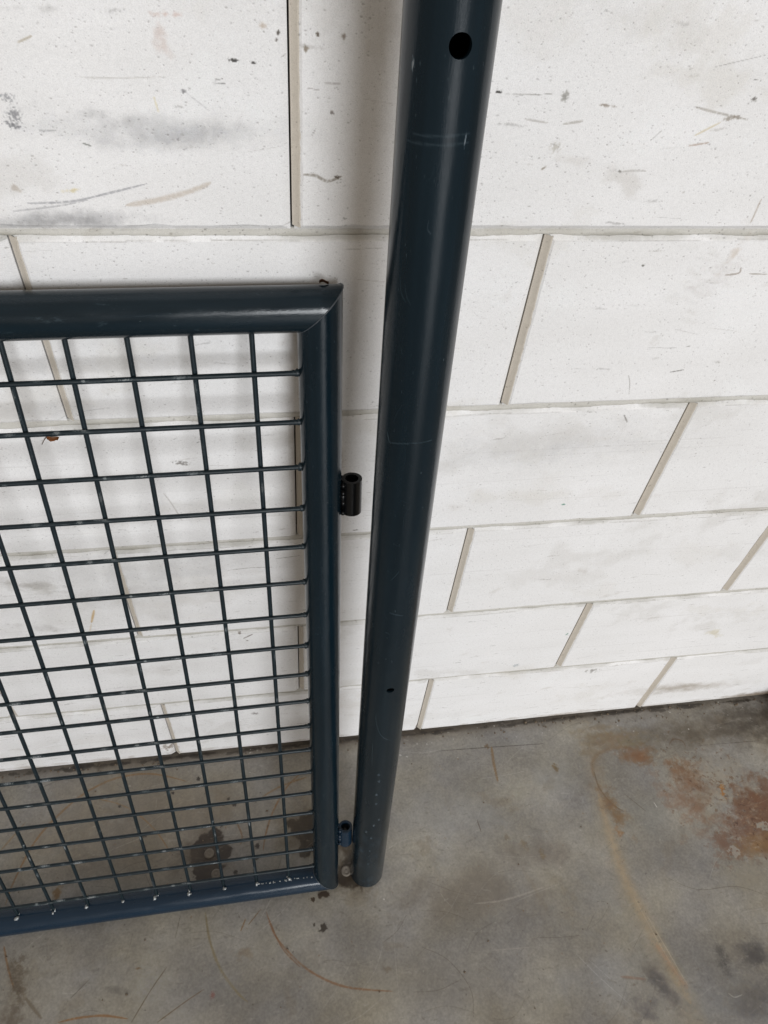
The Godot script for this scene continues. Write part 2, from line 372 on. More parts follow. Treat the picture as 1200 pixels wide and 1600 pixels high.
	for row in 7:
		for k in range(-1, 4):
			var x := (-0.189 if row % 2 == 0 else 0.0305) + BOND * k
			for i in 6:
				c.blot(Vector2(x + rng.randf() * BOND, (row + rng.randf()) * COURSE), rng.randf_range(0.04, 0.1), rng.randf_range(0.015, 0.04), rng.randf_range(-0.2, 0.2), [rgb(244, 245, 246), rgb(206, 203, 199), rgb(214, 210, 203)][rng.randi() % 3], rng.randf_range(0.1, 0.34), 1.2, 0.9, 1.6)
	# small flecks and short scrapes that lie along the courses, more of them low down
	for i in 1500:
		var p := Vector2(rng.randf_range(-0.55, 1.05), pow(rng.randf(), 1.5) * 1.25)
		var k := rng.randf()
		var col := dark.lerp(rgb(150, 142, 132), rng.randf())
		if k < 0.55:
			c.blot(p, rng.randf_range(0.0006, 0.003), rng.randf_range(0.0004, 0.0011), rng.randf_range(-0.35, 0.35), col, rng.randf_range(0.12, 0.5), 0.6, 0.8, 3.0)
		elif k < 0.8:
			c.blot(p, rng.randf_range(0.004, 0.014), rng.randf_range(0.0007, 0.002), rng.randf_range(-0.2, 0.2), col, rng.randf_range(0.06, 0.3), 0.8, 0.9, 3.0)
		elif k < 0.93:
			var e := Vector2.from_angle(rng.randf_range(-0.25, 0.25)) * rng.randf_range(0.006, 0.04)
			c.stroke([p, p + e], 0.0009, col, rng.randf_range(0.08, 0.3), 0.7)
		else:
			c.blot(p, rng.randf_range(0.004, 0.02), rng.randf_range(0.003, 0.009), rng.randf_range(-0.4, 0.4), rgb(176, 168, 158), rng.randf_range(0.08, 0.22), 0.8, 1.0)
	# long faint roller and mop lines
	for i in 60:
		var p := Vector2(rng.randf_range(-0.55, 0.8), rng.randf_range(0.0, 0.75))
		c.stroke([p, p + Vector2(rng.randf_range(0.08, 0.3), rng.randf_range(-0.003, 0.003))], rng.randf_range(0.001, 0.003), rgb(168, 164, 160), rng.randf_range(0.06, 0.2), 0.8)
	# grime along the foot of the wall
	for i in 130:
		c.blot(Vector2(rng.randf_range(-0.55, 1.05), rng.randf_range(0.0, 0.018)), rng.randf_range(0.01, 0.05), rng.randf_range(0.003, 0.01), 0.0, rgb(140, 128, 114), rng.randf_range(0.06, 0.26), 0.7, 1.0)
	return c.texture()

func pore_tile() -> Array:   # [colour, height] of 0.42 m of pitted paint
	var c := Canvas.new(1024, 1024, 0.0, 0.0, 2438.0, false)
	var hgt := Canvas.new(1024, 1024, 0.0, 0.0, 2438.0, false)
	c.base(Color(0.968, 0.968, 0.968), [[c.noise(5, 0.35, 2), 13, 13, 13], [c.noise(6, 0.08, 3), 4, 4, 4], [c.noise(7, 0.7, 1), 6, 6, 6]])
	hgt.base(Color(0.6, 0.6, 0.6), [[hgt.noise(5, 0.35, 2), 26, 26, 26], [hgt.noise(6, 0.05, 4), 22, 22, 22], [hgt.noise(9, 0.02, 2), 14, 14, 14]])
	for i in 8500:
		var p := Vector2(rng.randf(), rng.randf()) * 0.42
		var r := 0.00022 + pow(rng.randf(), 5.0) * 0.0008
		var d := rng.randf_range(0.12, 0.5) * (1.0 if r < 0.0005 else 0.7)
		c.blot(p, r * rng.randf_range(1.0, 1.8), r, 0.0, rgb(104, 100, 96), d, 0.3, 0.9, 2.0)
		hgt.blot(p, r * 1.6, r * 1.3, 0.0, Color.BLACK, 0.8, 0.3, 0.9, 2.0)
	return [c.texture(), hgt.texture()]

func paint_floor() -> ImageTexture:
	var c := Canvas.new(2048, 1024, WALL_X0, -0.02, TEX_SCALE, false)
	c.base(rgb(143, 139, 131), [[c.noise(31, 0.009, 6, 2, 2), 20, 20, 19], [c.noise(33, 0.02, 4, 4, 4), 3, 1, -5], [c.noise(35, 0.14, 5, 1, 1), 12, 12, 11]])
	var rust := rgb(128, 84, 44); var dirt := rgb(66, 56, 44); var pale := rgb(176, 160, 136)
	# broad tones: darker brown behind the mesh, along the wall and in the right corner, cool grey to the right
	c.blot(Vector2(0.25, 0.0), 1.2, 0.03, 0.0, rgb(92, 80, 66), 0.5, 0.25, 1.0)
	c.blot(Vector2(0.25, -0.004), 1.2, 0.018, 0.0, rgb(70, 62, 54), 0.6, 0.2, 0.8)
	c.blot(Vector2(-0.2, 0.1), 0.36, 0.15, 0.0, rgb(112, 98, 78), 0.5, 0.3, 1.0)
	c.blot(Vector2(0.0315, 0.1461), 0.07, 0.06, 0.0, rgb(104, 88, 60), 0.5, 0.5, 1.0)
	c.smudge(rng, Vector2(0.8136, 0.0558), 0.2, 0.05, 0.0, rgb(74, 62, 46), 0.13, 200, 0.16)
	c.smudge(rng, Vector2(0.9303, 0.0388), 0.12, 0.06, 0.0, rgb(48, 39, 29), 0.22, 130, 0.2)
	c.blot(Vector2(0.3090, 0.1564), 0.09, 0.06, 0.3, rgb(150, 150, 147), 0.4, 0.7, 1.0)
	c.blot(Vector2(0.4722, 0.1180), 0.09, 0.05, 0.3, rgb(144, 144, 140), 0.35, 0.7, 1.0)
	c.blot(Vector2(0.6214, 0.1808), 0.08, 0.06, 0.3, rgb(138, 140, 138), 0.4, 0.7, 1.0)
	c.blot(Vector2(0.3123, 0.2905), 0.12, 0.06, 0.1, rgb(116, 108, 98), 0.55, 0.7, 1.0)
	c.blot(Vector2(0.4268, 0.2342), 0.1, 0.03, 0.1, rgb(108, 98, 88), 0.4, 0.8, 1.0)
	c.blot(Vector2(0.6360, 0.4753), 0.14, 0.07, 0.1, rgb(122, 125, 130), 0.5, 0.6, 1.0)
	c.blot(Vector2(0.4673, 0.4194), 0.08, 0.05, -0.4, rgb(146, 148, 150), 0.35, 0.8, 1.0)
	c.blot(Vector2(0.2075, 0.3945), 0.12, 0.06, 0.1, rgb(128, 124, 118), 0.4, 0.8, 1.0)
	# dark line along the slab near the wall
	c.stroke([Vector2(0.2853, 0.0413), Vector2(0.3697, 0.0443), Vector2(0.4800, 0.0486)], 0.0018, rgb(60, 54, 48), 0.7, 0.6)
	c.stroke([Vector2(0.7747, 0.0839), Vector2(0.8925, 0.0875)], 0.0014, rgb(60, 54, 48), 0.6, 0.7)
	# rust arcs behind and before the gate
	c.stroke([Vector2(-0.4398, 0.2125), Vector2(-0.4304, 0.1719), Vector2(-0.4036, 0.1113), Vector2(-0.3535, 0.0594), Vector2(-0.3070, 0.0339), Vector2(-0.2650, 0.0261), Vector2(-0.2217, 0.0298), Vector2(-0.1701, 0.0479)], 0.0048, rgb(132, 96, 58), 0.66, 0.6)
	c.stroke([Vector2(-0.3202, 0.0610), Vector2(-0.2825, 0.0739), Vector2(-0.2497, 0.0947), Vector2(-0.2167, 0.1279), Vector2(-0.1914, 0.1663)], 0.003, rgb(138, 104, 66), 0.7, 0.6)
	c.stroke([Vector2(-0.4616, 0.1295), Vector2(-0.4290, 0.0878)], 0.004, rgb(136, 106, 66), 0.5, 0.6)
	c.stroke([Vector2(0.0269, 0.0548), Vector2(0.0009, 0.0771), Vector2(-0.0230, 0.1131), Vector2(-0.0374, 0.1487), Vector2(-0.0438, 0.1787)], 0.004, rgb(130, 92, 56), 0.66, 0.6)
	c.stroke([Vector2(-0.0858, 0.1273), Vector2(-0.0777, 0.1492), Vector2(-0.0800, 0.1643)], 0.004, rgb(120, 88, 56), 0.6, 0.6)
	c.stroke([Vector2(-0.0416, 0.0891), Vector2(-0.0079, 0.0738), Vector2(0.0376, 0.0629)], 0.005, rgb(130, 98, 60), 0.6, 0.6)
	c.blot(Vector2(-0.3637, 0.2034), 0.012, 0.014, 0.0, rgb(120, 86, 44), 0.7, 0.7, 0.9)
	c.stroke([Vector2(-0.0421, 0.2696), Vector2(-0.0316, 0.3017), Vector2(-0.0096, 0.3317), Vector2(0.0223, 0.3614), Vector2(0.0712, 0.3869), Vector2(0.1412, 0.4018)], 0.0042, rgb(132, 92, 62), 0.66, 0.6)
	c.stroke([Vector2(-0.0386, 0.2801), Vector2(-0.0208, 0.3225), Vector2(0.0065, 0.3535)], 0.003, rgb(120, 78, 48), 0.6, 0.5)
	c.stroke([Vector2(-0.1361, 0.2590), Vector2(-0.1289, 0.3001), Vector2(-0.1126, 0.3408), Vector2(-0.0875, 0.3746), Vector2(-0.0729, 0.3878)], 0.005, rgb(128, 116, 88), 0.8, 0.4)
	c.stroke([Vector2(-0.0823, 0.2927), Vector2(-0.0741, 0.2757)], 0.003, rgb(124, 92, 60), 0.7, 0.5)
	c.stroke([Vector2(-0.0704, 0.2852), Vector2(-0.0500, 0.2650)], 0.002, rgb(110, 82, 52), 0.7, 0.5)
	c.stroke([Vector2(-0.1809, 0.2892), Vector2(-0.1742, 0.2588)], 0.0014, rgb(84, 74, 62), 0.6, 0.5)
	c.stroke([Vector2(-0.2389, 0.3912), Vector2(-0.2142, 0.3549), Vector2(-0.1925, 0.3280)], 0.002, rgb(92, 78, 58), 0.8, 0.5)
	c.stroke([Vector2(-0.2030, 0.3959), Vector2(-0.1632, 0.3752), Vector2(-0.1358, 0.3626)], 0.002, rgb(100, 78, 54), 0.8, 0.6)
	c.stroke([Vector2(-0.3412, 0.3776), Vector2(-0.3152, 0.3757), Vector2(-0.2799, 0.3772), Vector2(-0.2437, 0.3859)], 0.004, rgb(138, 96, 58), 0.75, 0.4)
	c.stroke([Vector2(-0.4320, 0.2689), Vector2(-0.4218, 0.2970), Vector2(-0.4080, 0.3273)], 0.004, rgb(130, 92, 56), 0.7, 0.5)
	c.smudge(rng, Vector2(-0.4057, 0.3196), 0.014, 0.04, -0.2, rgb(84, 72, 58), 0.35, 70, 0.4, 1.0)
	c.blot(Vector2(-0.4056, 0.3630), 0.02, 0.02, 0.0, rgb(92, 80, 68), 0.6, 0.7, 0.9)
	c.stroke([Vector2(-0.3899, 0.3416), Vector2(-0.3639, 0.3700)], 0.006, rgb(104, 92, 76), 0.6, 0.5)
	c.blot(Vector2(-0.2648, 0.3459), 0.03, 0.012, 0.2, rgb(110, 106, 100), 0.6, 0.8, 0.8)
	c.stroke([Vector2(-0.3271, 0.3498), Vector2(-0.3026, 0.3288)], 0.0016, rgb(80, 74, 66), 0.6, 0.6)
	c.blot(Vector2(-0.2336, 0.3236), 0.005, 0.002, 0.1, rgb(110, 82, 52), 0.7, 0.8, 0.7)
	c.blot(Vector2(-0.1246, 0.3722), 0.004, 0.005, 0.1, rgb(128, 70, 66), 0.6, 1.0, 0.5, 3.0)
	c.blot(Vector2(-0.0790, 0.3238), 0.02, 0.01, 0.1, rgb(128, 112, 92), 0.5, 0.8, 0.9)
	# oily patches round the bolt plugs
	c.blot(Vector2(-0.1360, 0.1729), 0.028, 0.034, 0.1, rgb(52, 42, 34), 0.97, 0.75, 0.25, 0.55)
	c.blot(Vector2(-0.1297, 0.2003), 0.022, 0.02, 0.1, rgb(50, 41, 33), 0.95, 0.8, 0.25, 0.7)
	c.blot(Vector2(-0.1072, 0.1743), 0.009, 0.018, 0.2, rgb(50, 41, 33), 0.95, 0.8, 0.3, 0.7)
	c.blot(Vector2(0.0222, 0.1556), 0.022, 0.034, 0.3, rgb(46, 36, 22), 0.95, 0.9, 0.25, 0.6)
	c.blot(Vector2(0.0082, 0.1392), 0.008, 0.007, 0.0, rgb(46, 36, 22), 0.95, 0.7, 0.3, 0.8)
	c.blot(Vector2(0.0325, 0.1755), 0.016, 0.018, 0.0, rgb(44, 34, 20), 0.95, 0.7, 0.3, 0.8)
	c.blot(Vector2(0.0894, 0.2265), 0.03, 0.032, 0.0, rgb(44, 36, 28), 0.92, 0.7, 0.4, 0.7)
	c.blot(Vector2(0.0934, 0.1898), 0.022, 0.025, 0.0, rgb(72, 58, 40), 0.7, 0.7, 0.7)
	for q in [Vector2(-0.0993, 0.0859), Vector2(-0.1069, 0.0949), Vector2(-0.0896, 0.0968), Vector2(-0.1112, 0.1286), Vector2(-0.1932, 0.0654), Vector2(-0.1505, 0.0456), Vector2(-0.0546, 0.1885), Vector2(-0.0890, 0.2062), Vector2(-0.2360, 0.1308), Vector2(-0.0727, 0.0599), Vector2(-0.2800, 0.0785), Vector2(-0.0529, 0.1695)]: c.blot(q, rng.randf_range(0.0028, 0.0048), rng.randf_range(0.003, 0.0056), 0.2, rgb(50, 44, 38), 0.9, 0.5, 0.5, 2.0)
	c.blot(Vector2(0.0491, 0.2556), 0.01, 0.007, 0.0, rgb(56, 44, 34), 0.9, 0.8, 0.4, 0.8)
	c.blot(Vector2(0.0312, 0.2609), 0.005, 0.004, 0.0, rgb(62, 50, 38), 0.9, 0.8, 0.4, 0.8)
	c.blot(Vector2(0.0448, 0.3041), 0.0066, 0.0085, 0.3, rgb(58, 52, 46), 0.9, 0.7, 0.5)
	c.blot(Vector2(0.0314, 0.2970), 0.002, 0.003, 0.3, rgb(64, 56, 48), 0.8, 0.7, 0.5)
	# tan trail to the lower right
	c.stroke([Vector2(0.5663, 0.0740), Vector2(0.5586, 0.1157), Vector2(0.5515, 0.1728), Vector2(0.5511, 0.2488), Vector2(0.5518, 0.3197), Vector2(0.5650, 0.3874), Vector2(0.5790, 0.4466), Vector2(0.5889, 0.4980)], 0.05, rgb(158, 142, 118), 0.45, 0.4, 1.0, false)
	c.stroke([Vector2(0.5531, 0.1502), Vector2(0.5504, 0.2276), Vector2(0.5529, 0.2951), Vector2(0.5647, 0.3596), Vector2(0.5790, 0.4205), Vector2(0.5924, 0.4779)], 0.026, rgb(172, 152, 122), 0.55, 0.5, 0.9)
	c.stroke([Vector2(0.5685, 0.3923), Vector2(0.5824, 0.4254), Vector2(0.5958, 0.4574)], 0.014, rgb(176, 140, 112), 0.5, 0.5, 0.9)
	c.stroke([Vector2(0.5663, 0.3408), Vector2(0.5824, 0.3986), Vector2(0.5976, 0.4533)], 0.002, rgb(196, 186, 166), 0.5, 0.6)
	c.stroke([Vector2(0.5572, 0.3203), Vector2(0.5719, 0.3837), Vector2(0.5875, 0.4391)], 0.0016, rgb(196, 186, 166), 0.45, 0.6)
	c.smudge(rng, Vector2(0.6065, 0.0494), 0.09, 0.03, 0.1, rgb(130, 112, 82), 0.25, 110)
	c.stroke([Vector2(0.5543, 0.1212), Vector2(0.5608, 0.0943), Vector2(0.5817, 0.0769), Vector2(0.6181, 0.0709), Vector2(0.6480, 0.0766)], 0.012, rgb(124, 96, 66), 0.45, 0.5, 0.9)
	c.stroke([Vector2(0.5582, 0.1097), Vector2(0.5581, 0.1392), Vector2(0.5708, 0.1694), Vector2(0.5891, 0.1861)], 0.004, rgb(92, 74, 54), 0.6, 0.5)
	c.smudge(rng, Vector2(0.5693, 0.1771), 0.016, 0.045, -0.35, rgb(128, 96, 62), 0.3, 60, 0.5, 1.2)
	c.blot(Vector2(0.5665, 0.2187), 0.009, 0.012, -0.2, rgb(146, 98, 52), 0.6, 0.7, 0.9)
	c.smudge(rng, Vector2(0.6566, 0.0912), 0.036, 0.018, 0.05, rgb(124, 88, 56), 0.32, 70, 0.35, 0.6)
	c.stroke([Vector2(0.3798, 0.0429), Vector2(0.3766, 0.0718), Vector2(0.3759, 0.1096)], 0.007, rgb(124, 96, 62), 0.75, 0.5)
	c.blot(Vector2(0.3715, 0.0420), 0.005, 0.006, 0.0, rgb(96, 74, 48), 0.7, 0.7, 0.7)
	c.blot(Vector2(0.4884, 0.0960), 0.007, 0.009, 0.0, rgb(108, 88, 56), 0.75, 0.7, 0.7)
	c.blot(Vector2(0.3943, 0.2199), 0.008, 0.012, -0.4, rgb(118, 100, 74), 0.6, 0.7, 0.8)
	c.blot(Vector2(0.4212, 0.2377), 0.007, 0.01, -0.3, rgb(120, 102, 76), 0.6, 0.7, 0.8)
	c.blot(Vector2(0.3698, 0.2044), 0.006, 0.008, -0.3, rgb(110, 96, 76), 0.5, 0.7, 0.8)
	c.stroke([Vector2(0.3234, 0.1690), Vector2(0.3264, 0.1909)], 0.002, rgb(82, 70, 56), 0.7, 0.5)
	c.stroke([Vector2(0.6002, 0.1555), Vector2(0.6214, 0.1808), Vector2(0.6297, 0.1907)], 0.0016, rgb(84, 70, 54), 0.6, 0.5)
	# rust at the right edge
	c.smudge(rng, Vector2(0.7261, 0.1812), 0.06, 0.075, 0.2, rgb(134, 100, 76), 0.3, 160, 0.2, 0.7)
	c.smudge(rng, Vector2(0.7248, 0.1280), 0.035, 0.03, 0.4, rgb(122, 84, 54), 0.4, 70, 0.25, 0.7)
	c.smudge(rng, Vector2(0.7926, 0.1594), 0.07, 0.06, 0.0, rgb(164, 156, 140), 0.3, 130, 0.2, 0.7)
	for i in 150: c.blot(Vector2(0.7770, 0.1517) + Vector2(rng.randfn(0.0, 0.045), rng.randfn(0.0, 0.04)), rng.randf_range(0.001, 0.006), rng.randf_range(0.0008, 0.0036), rng.randf_range(0, 3), rgb(104, 78, 56), rng.randf_range(0.2, 0.6), 1.0, 0.6, 1.6)
	c.blot(Vector2(0.8497, 0.2124), 0.05, 0.075, 0.3, rgb(106, 72, 50), 0.7, 1.1, 0.5, 1.3)
	c.smudge(rng, Vector2(0.8410, 0.2171), 0.05, 0.08, 0.3, rgb(112, 74, 48), 0.3, 160, 0.24, 0.8)
	c.smudge(rng, Vector2(0.7887, 0.2423), 0.04, 0.045, 0.3, rgb(112, 76, 56), 0.4, 110, 0.24, 0.7)
	c.smudge(rng, Vector2(0.8125, 0.2690), 0.05, 0.026, 0.0, rgb(136, 102, 62), 0.3, 110, 0.2, 0.7)
	c.smudge(rng, Vector2(0.7500, 0.2595), 0.03, 0.035, 0.3, rgb(120, 88, 70), 0.42, 80, 0.25, 0.7)
	c.blot(Vector2(0.8304, 0.2383), 0.014, 0.008, 0.1, rgb(158, 156, 148), 0.8, 1.0, 0.4, 1.4)
	c.blot(Vector2(0.7604, 0.2735), 0.01, 0.01, 0.1, rgb(158, 154, 146), 0.8, 1.0, 0.4, 1.4)
	c.blot(Vector2(0.7855, 0.1692), 0.006, 0.014, 0.0, rgb(160, 106, 48), 0.85, 0.9, 0.6, 1.4)
	c.smudge(rng, Vector2(0.7714, 0.3082), 0.07, 0.03, 0.0, rgb(150, 143, 128), 0.25, 90)
	for i in 160: c.blot(Vector2(0.8205, 0.2204) + Vector2(rng.randfn(0.0, 0.03), rng.randfn(0.0, 0.035)), rng.randf_range(0.001, 0.006), rng.randf_range(0.0006, 0.0018), rng.randf_range(-0.8, 0.2), rgb(186, 156, 122), rng.randf_range(0.1, 0.4), 1.0, 0.7, 1.6)
	for i in 70: c.blot(Vector2(0.8146, 0.2197) + Vector2(rng.randfn(0.0, 0.035), rng.randfn(0.0, 0.04)), rng.randf_range(0.001, 0.005), rng.randf_range(0.001, 0.003), rng.randf_range(0, 3), rgb(66, 42, 30), rng.randf_range(0.2, 0.6), 1.0, 0.6, 1.6)
	c.stroke([Vector2(0.7185, 0.0779), Vector2(0.7322, 0.0666), Vector2(0.7483, 0.0721), Vector2(0.7506, 0.0851)], 0.003, rgb(96, 72, 52), 0.7, 0.5)
	# wet looking patches low on the right
	c.smudge(rng, Vector2(0.6698, 0.4277), 0.015, 0.026, 0.0, rgb(70, 68, 68), 0.24, 60, 0.35, 1.0)
	c.smudge(rng, Vector2(0.7231, 0.4255), 0.03, 0.02, 0.1, rgb(74, 72, 74), 0.22, 80, 0.3, 0.8)
	c.smudge(rng, Vector2(0.5537, 0.4434), 0.05, 0.018, 0.9, rgb(88, 86, 88), 0.16, 90, 0.25, 0.6)
	c.smudge(rng, Vector2(0.5220, 0.4704), 0.035, 0.03, 0.0, rgb(92, 90, 96), 0.15, 90, 0.25, 0.7)
	c.smudge(rng, Vector2(0.6968, 0.4832), 0.06, 0.04, 0.0, rgb(94, 94, 98), 0.1, 120, 0.25, 0.7)
	c.stroke([Vector2(0.6572, 0.4713), Vector2(0.6651, 0.4774), Vector2(0.6788, 0.4758)], 0.002, rgb(186, 184, 178), 0.7, 0.5)
	c.stroke([Vector2(0.4958, 0.4282), Vector2(0.5350, 0.4367)], 0.005, rgb(140, 112, 96), 0.6, 0.5)
	c.stroke([Vector2(0.2889, 0.2991), Vector2(0.3425, 0.2999), Vector2(0.4111, 0.2889)], 0.004, rgb(170, 164, 156), 0.55, 0.5)
	c.stroke([Vector2(0.3046, 0.3680), Vector2(0.3664, 0.3714)], 0.002, rgb(172, 166, 158), 0.5, 0.6)
	c.stroke([Vector2(0.4351, 0.3890), Vector2(0.4645, 0.4276), Vector2(0.4979, 0.4656)], 0.0016, rgb(186, 186, 186), 0.5, 0.7)
	c.stroke([Vector2(0.4527, 0.4000), Vector2(0.4832, 0.4343)], 0.0014, rgb(186, 186, 186), 0.45, 0.7)
	c.stroke([Vector2(0.7317, 0.3660), Vector2(0.7785, 0.3650)], 0.002, rgb(176, 172, 164), 0.5, 0.6)
	c.stroke([Vector2(0.6497, 0.1771), Vector2(0.6521, 0.1865)], 0.0018, rgb(214, 212, 206), 0.9, 0.2)
	c.blot(Vector2(0.1366, 0.3727), 0.008, 0.006, 0.0, rgb(122, 112, 98), 0.7, 0.8, 0.8)
	c.blot(Vector2(0.1454, 0.2749), 0.0016, 0.0016, 0.0, rgb(220, 218, 214), 0.9, 0.3, 0.5)
	c.stroke([Vector2(0.1560, 0.3088), Vector2(0.1511, 0.3616), Vector2(0.1494, 0.4119)], 0.0012, rgb(180, 176, 170), 0.5, 0.7)
	
	for q in [Vector2(-0.1360, 0.1729), Vector2(0.0222, 0.1556), Vector2(0.0894, 0.2265)]: c.smudge(rng, q, 0.05, 0.045, 0.0, rgb(84, 72, 56), 0.16, 70, 0.3, 0.8)
	c.stroke([Vector2(0.1954, 0.3498), Vector2(0.2320, 0.3719), Vector2(0.2586, 0.4137), Vector2(0.2555, 0.4501)], 0.0012, rgb(74, 66, 56), 0.5, 0.8)
	c.stroke([Vector2(0.6228, 0.2985), Vector2(0.6699, 0.3242), Vector2(0.7384, 0.3275), Vector2(0.7870, 0.3484)], 0.0014, rgb(82, 74, 62), 0.45, 0.8)
	
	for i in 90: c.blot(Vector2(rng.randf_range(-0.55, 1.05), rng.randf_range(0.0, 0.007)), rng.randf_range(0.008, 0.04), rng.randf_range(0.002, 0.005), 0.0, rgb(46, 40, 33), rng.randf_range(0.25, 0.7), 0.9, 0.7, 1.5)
	for i in 60: c.blot(Vector2(rng.randf_range(-0.55, 1.05), absf(rng.randfn(0.0, 0.03))), rng.randf_range(0.0006, 0.003), rng.randf_range(0.0006, 0.002), 0.0, rgb(206, 204, 200), rng.randf_range(0.3, 0.8), 0.8, 0.6, 1.5)
	c.smudge(rng, Vector2(0.3427, 0.1602), 0.12, 0.07, 0.2, rgb(160, 161, 161), 0.07, 160)  # these pale smudges paint a blue-grey sheen into the floor colour
	c.smudge(rng, Vector2(0.4518, 0.3362), 0.1, 0.05, 0.4, rgb(158, 158, 156), 0.06, 120)
	c.smudge(rng, Vector2(-0.1545, 0.3561), 0.14, 0.05, 0.1, rgb(156, 154, 150), 0.06, 120)
	# trowel and broom texture: short fine strokes of lighter and darker cement
	for i in 5200:
		var p := Vector2(rng.randf_range(-0.55, 1.05), rng.randf_range(0.0, 0.78))
		var dk := rng.randf() < 0.5
		c.blot(p, rng.randf_range(0.002, 0.011), rng.randf_range(0.0006, 0.0022), rng.randfn(0.0, 0.35), rgb(104, 98, 90) if dk else rgb(172, 169, 163), rng.randf_range(0.06, 0.34), 1.0, 0.7, 1.5)
	for i in 3800:
		c.blot(Vector2(rng.randf_range(-0.55, 1.05), rng.randf_range(0.0, 0.78)), rng.randf_range(0.0005, 0.0011), rng.randf_range(0.0005, 0.001), 0.0, rgb(84, 78, 70) if rng.randf() < 0.65 else rgb(192, 188, 182), rng.randf_range(0.15, 0.5), 0.5, 0.8, 2.0)
	# general wear: cloudy blots, specks and hairline scratches
	for i in 200:
		var p := Vector2(rng.randf_range(-0.55, 1.05), rng.randf_range(0.0, 0.76))
		var cols := [rgb(150, 150, 150), rgb(112, 104, 94), rgb(146, 146, 142), rgb(118, 104, 84)]
		c.blot(p, rng.randf_range(0.008, 0.05), rng.randf_range(0.006, 0.03), rng.randf_range(0, 3.1), cols[rng.randi() % 4], rng.randf_range(0.08, 0.26), 1.2, 0.7, 1.8)
	for i in 1300:
		var p := Vector2(rng.randf_range(-0.55, 1.05), rng.randf_range(0.0, 0.76))
		var k := rng.randf()
		var col := rgb(70, 62, 54) if k < 0.6 else (rgb(120, 88, 56) if k < 0.78 else rgb(186, 182, 174))
		c.blot(p, rng.randf_range(0.0006, 0.0026), rng.randf_range(0.0005, 0.0016), rng.randf_range(0, 3.1), col, rng.randf_range(0.15, 0.6), 0.7, 0.8, 3.0)
	for i in 330:
		var p := Vector2(rng.randf_range(-0.55, 1.05), rng.randf_range(0.0, 0.76))
		var ang := rng.randf_range(-0.9, 0.5) if rng.randf() < 0.75 else rng.randf_range(0, TAU)
		var e := Vector2.from_angle(ang) * rng.randf_range(0.01, 0.11)
		var bend := e.orthogonal() * rng.randf_range(-0.12, 0.12)
		var light := rng.randf() < 0.55
		c.stroke([p, p + e * 0.5 + bend, p + e], rng.randf_range(0.0008, 0.0016), rgb(194, 192, 187) if light else rgb(72, 64, 54), rng.randf_range(0.08, 0.42), 0.75)
	return c.texture()

func concrete_tile() -> Array:
	var c := Canvas.new(1024, 1024, 0.0, 0.0, 2048.0, false)
	var hgt := Canvas.new(1024, 1024, 0.0, 0.0, 2048.0, false)
	var rough := Canvas.new(1024, 1024, 0.0, 0.0, 2048.0, false)
	c.base(Color(0.94, 0.94, 0.94), [[c.noise(41, 0.3, 2), 11, 11, 11], [c.noise(42, 0.03, 6), 12, 12, 11], [c.noise(43, 0.6, 1), 8, 8, 8]])
	hgt.base(Color(0.5, 0.5, 0.5), [[hgt.noise(41, 0.3, 2), 20, 20, 20], [hgt.noise(44, 0.03, 6), 30, 30, 30], [hgt.noise(45, 0.012, 2), 24, 24, 24]])
	rough.base(Color(0.5, 0.5, 0.5), [[rough.noise(46, 0.01, 4), 34, 34, 34], [rough.noise(47, 0.05, 3), 18, 18, 18], [rough.noise(48, 0.3, 1), 8, 8, 8]])
	for i in 900:
		var p := Vector2(rng.randf(), rng.randf()) * 0.5
		hgt.blot(p, rng.randf_range(0.0004, 0.0012), rng.randf_range(0.0004, 0.001), 0.0, Color.BLACK, 0.6, 0.4, 0.9, 2.0)
	return [c.texture(), hgt.texture(), rough.texture()]

# coat of paint on steel tube: x runs round the tube (0..1), y along it
func paint_steel(seed_in: int, length: float, marks: Callable, dust: float, tint: Color) -> ImageTexture:
	var c := Canvas.new(512, 2048, 0.0, 0.0, 1.0, false)
	c.base(tint, [[c.noise(seed_in, 0.02, 3, 1, 16), 2.5, 3.0, 3.5], [c.noise(seed_in + 1, 0.015, 4, 2, 4), 2.5, 2.6, 2.8], [c.noise(seed_in + 2, 0.3, 2), 1.2, 1.2, 1.2]])
	c.s = 1.0
	marks.call(c, 512.0, 2048.0 / length)
	for i in int(420 * dust):
		var p := Vector2(rng.randf() * 512, rng.randf() * 2048)
		var g := rng.randf_range(0.3, 0.62)
		c.blot(p, rng.randf_range(0.7, 1.7), rng.randf_range(0.7, 2.4), rng.randf_range(0, 3), Color(g, g, g * 0.98), rng.randf_range(0.12, 0.5), 0.6, 0.9, 3.0)
	for i in int(60 * dust):
		var p := Vector2(rng.randf() * 512, rng.randf() * 2048)
		var e := Vector2.from_angle(rng.randf_range(0, TAU)) * rng.randf_range(4, 34)
		c.stroke([p, p + e * 0.5 + e.orthogonal() * rng.randf_range(-0.2, 0.2), p + e], rng.randf_range(1.1, 1.6), Color(0.45, 0.46, 0.47), rng.randf_range(0.08, 0.3), 0.7)
	return c.texture()

func scratch(x: float, y: float) -> Array:
	var e := Vector2.from_angle(rng.randf_range(0, TAU)) * rng.randf_range(6, 46)
	return [Vector2(x, y), Vector2(x, y) + e * 0.5 + e.orthogonal() * rng.randf_range(-0.25, 0.25), Vector2(x, y) + e]

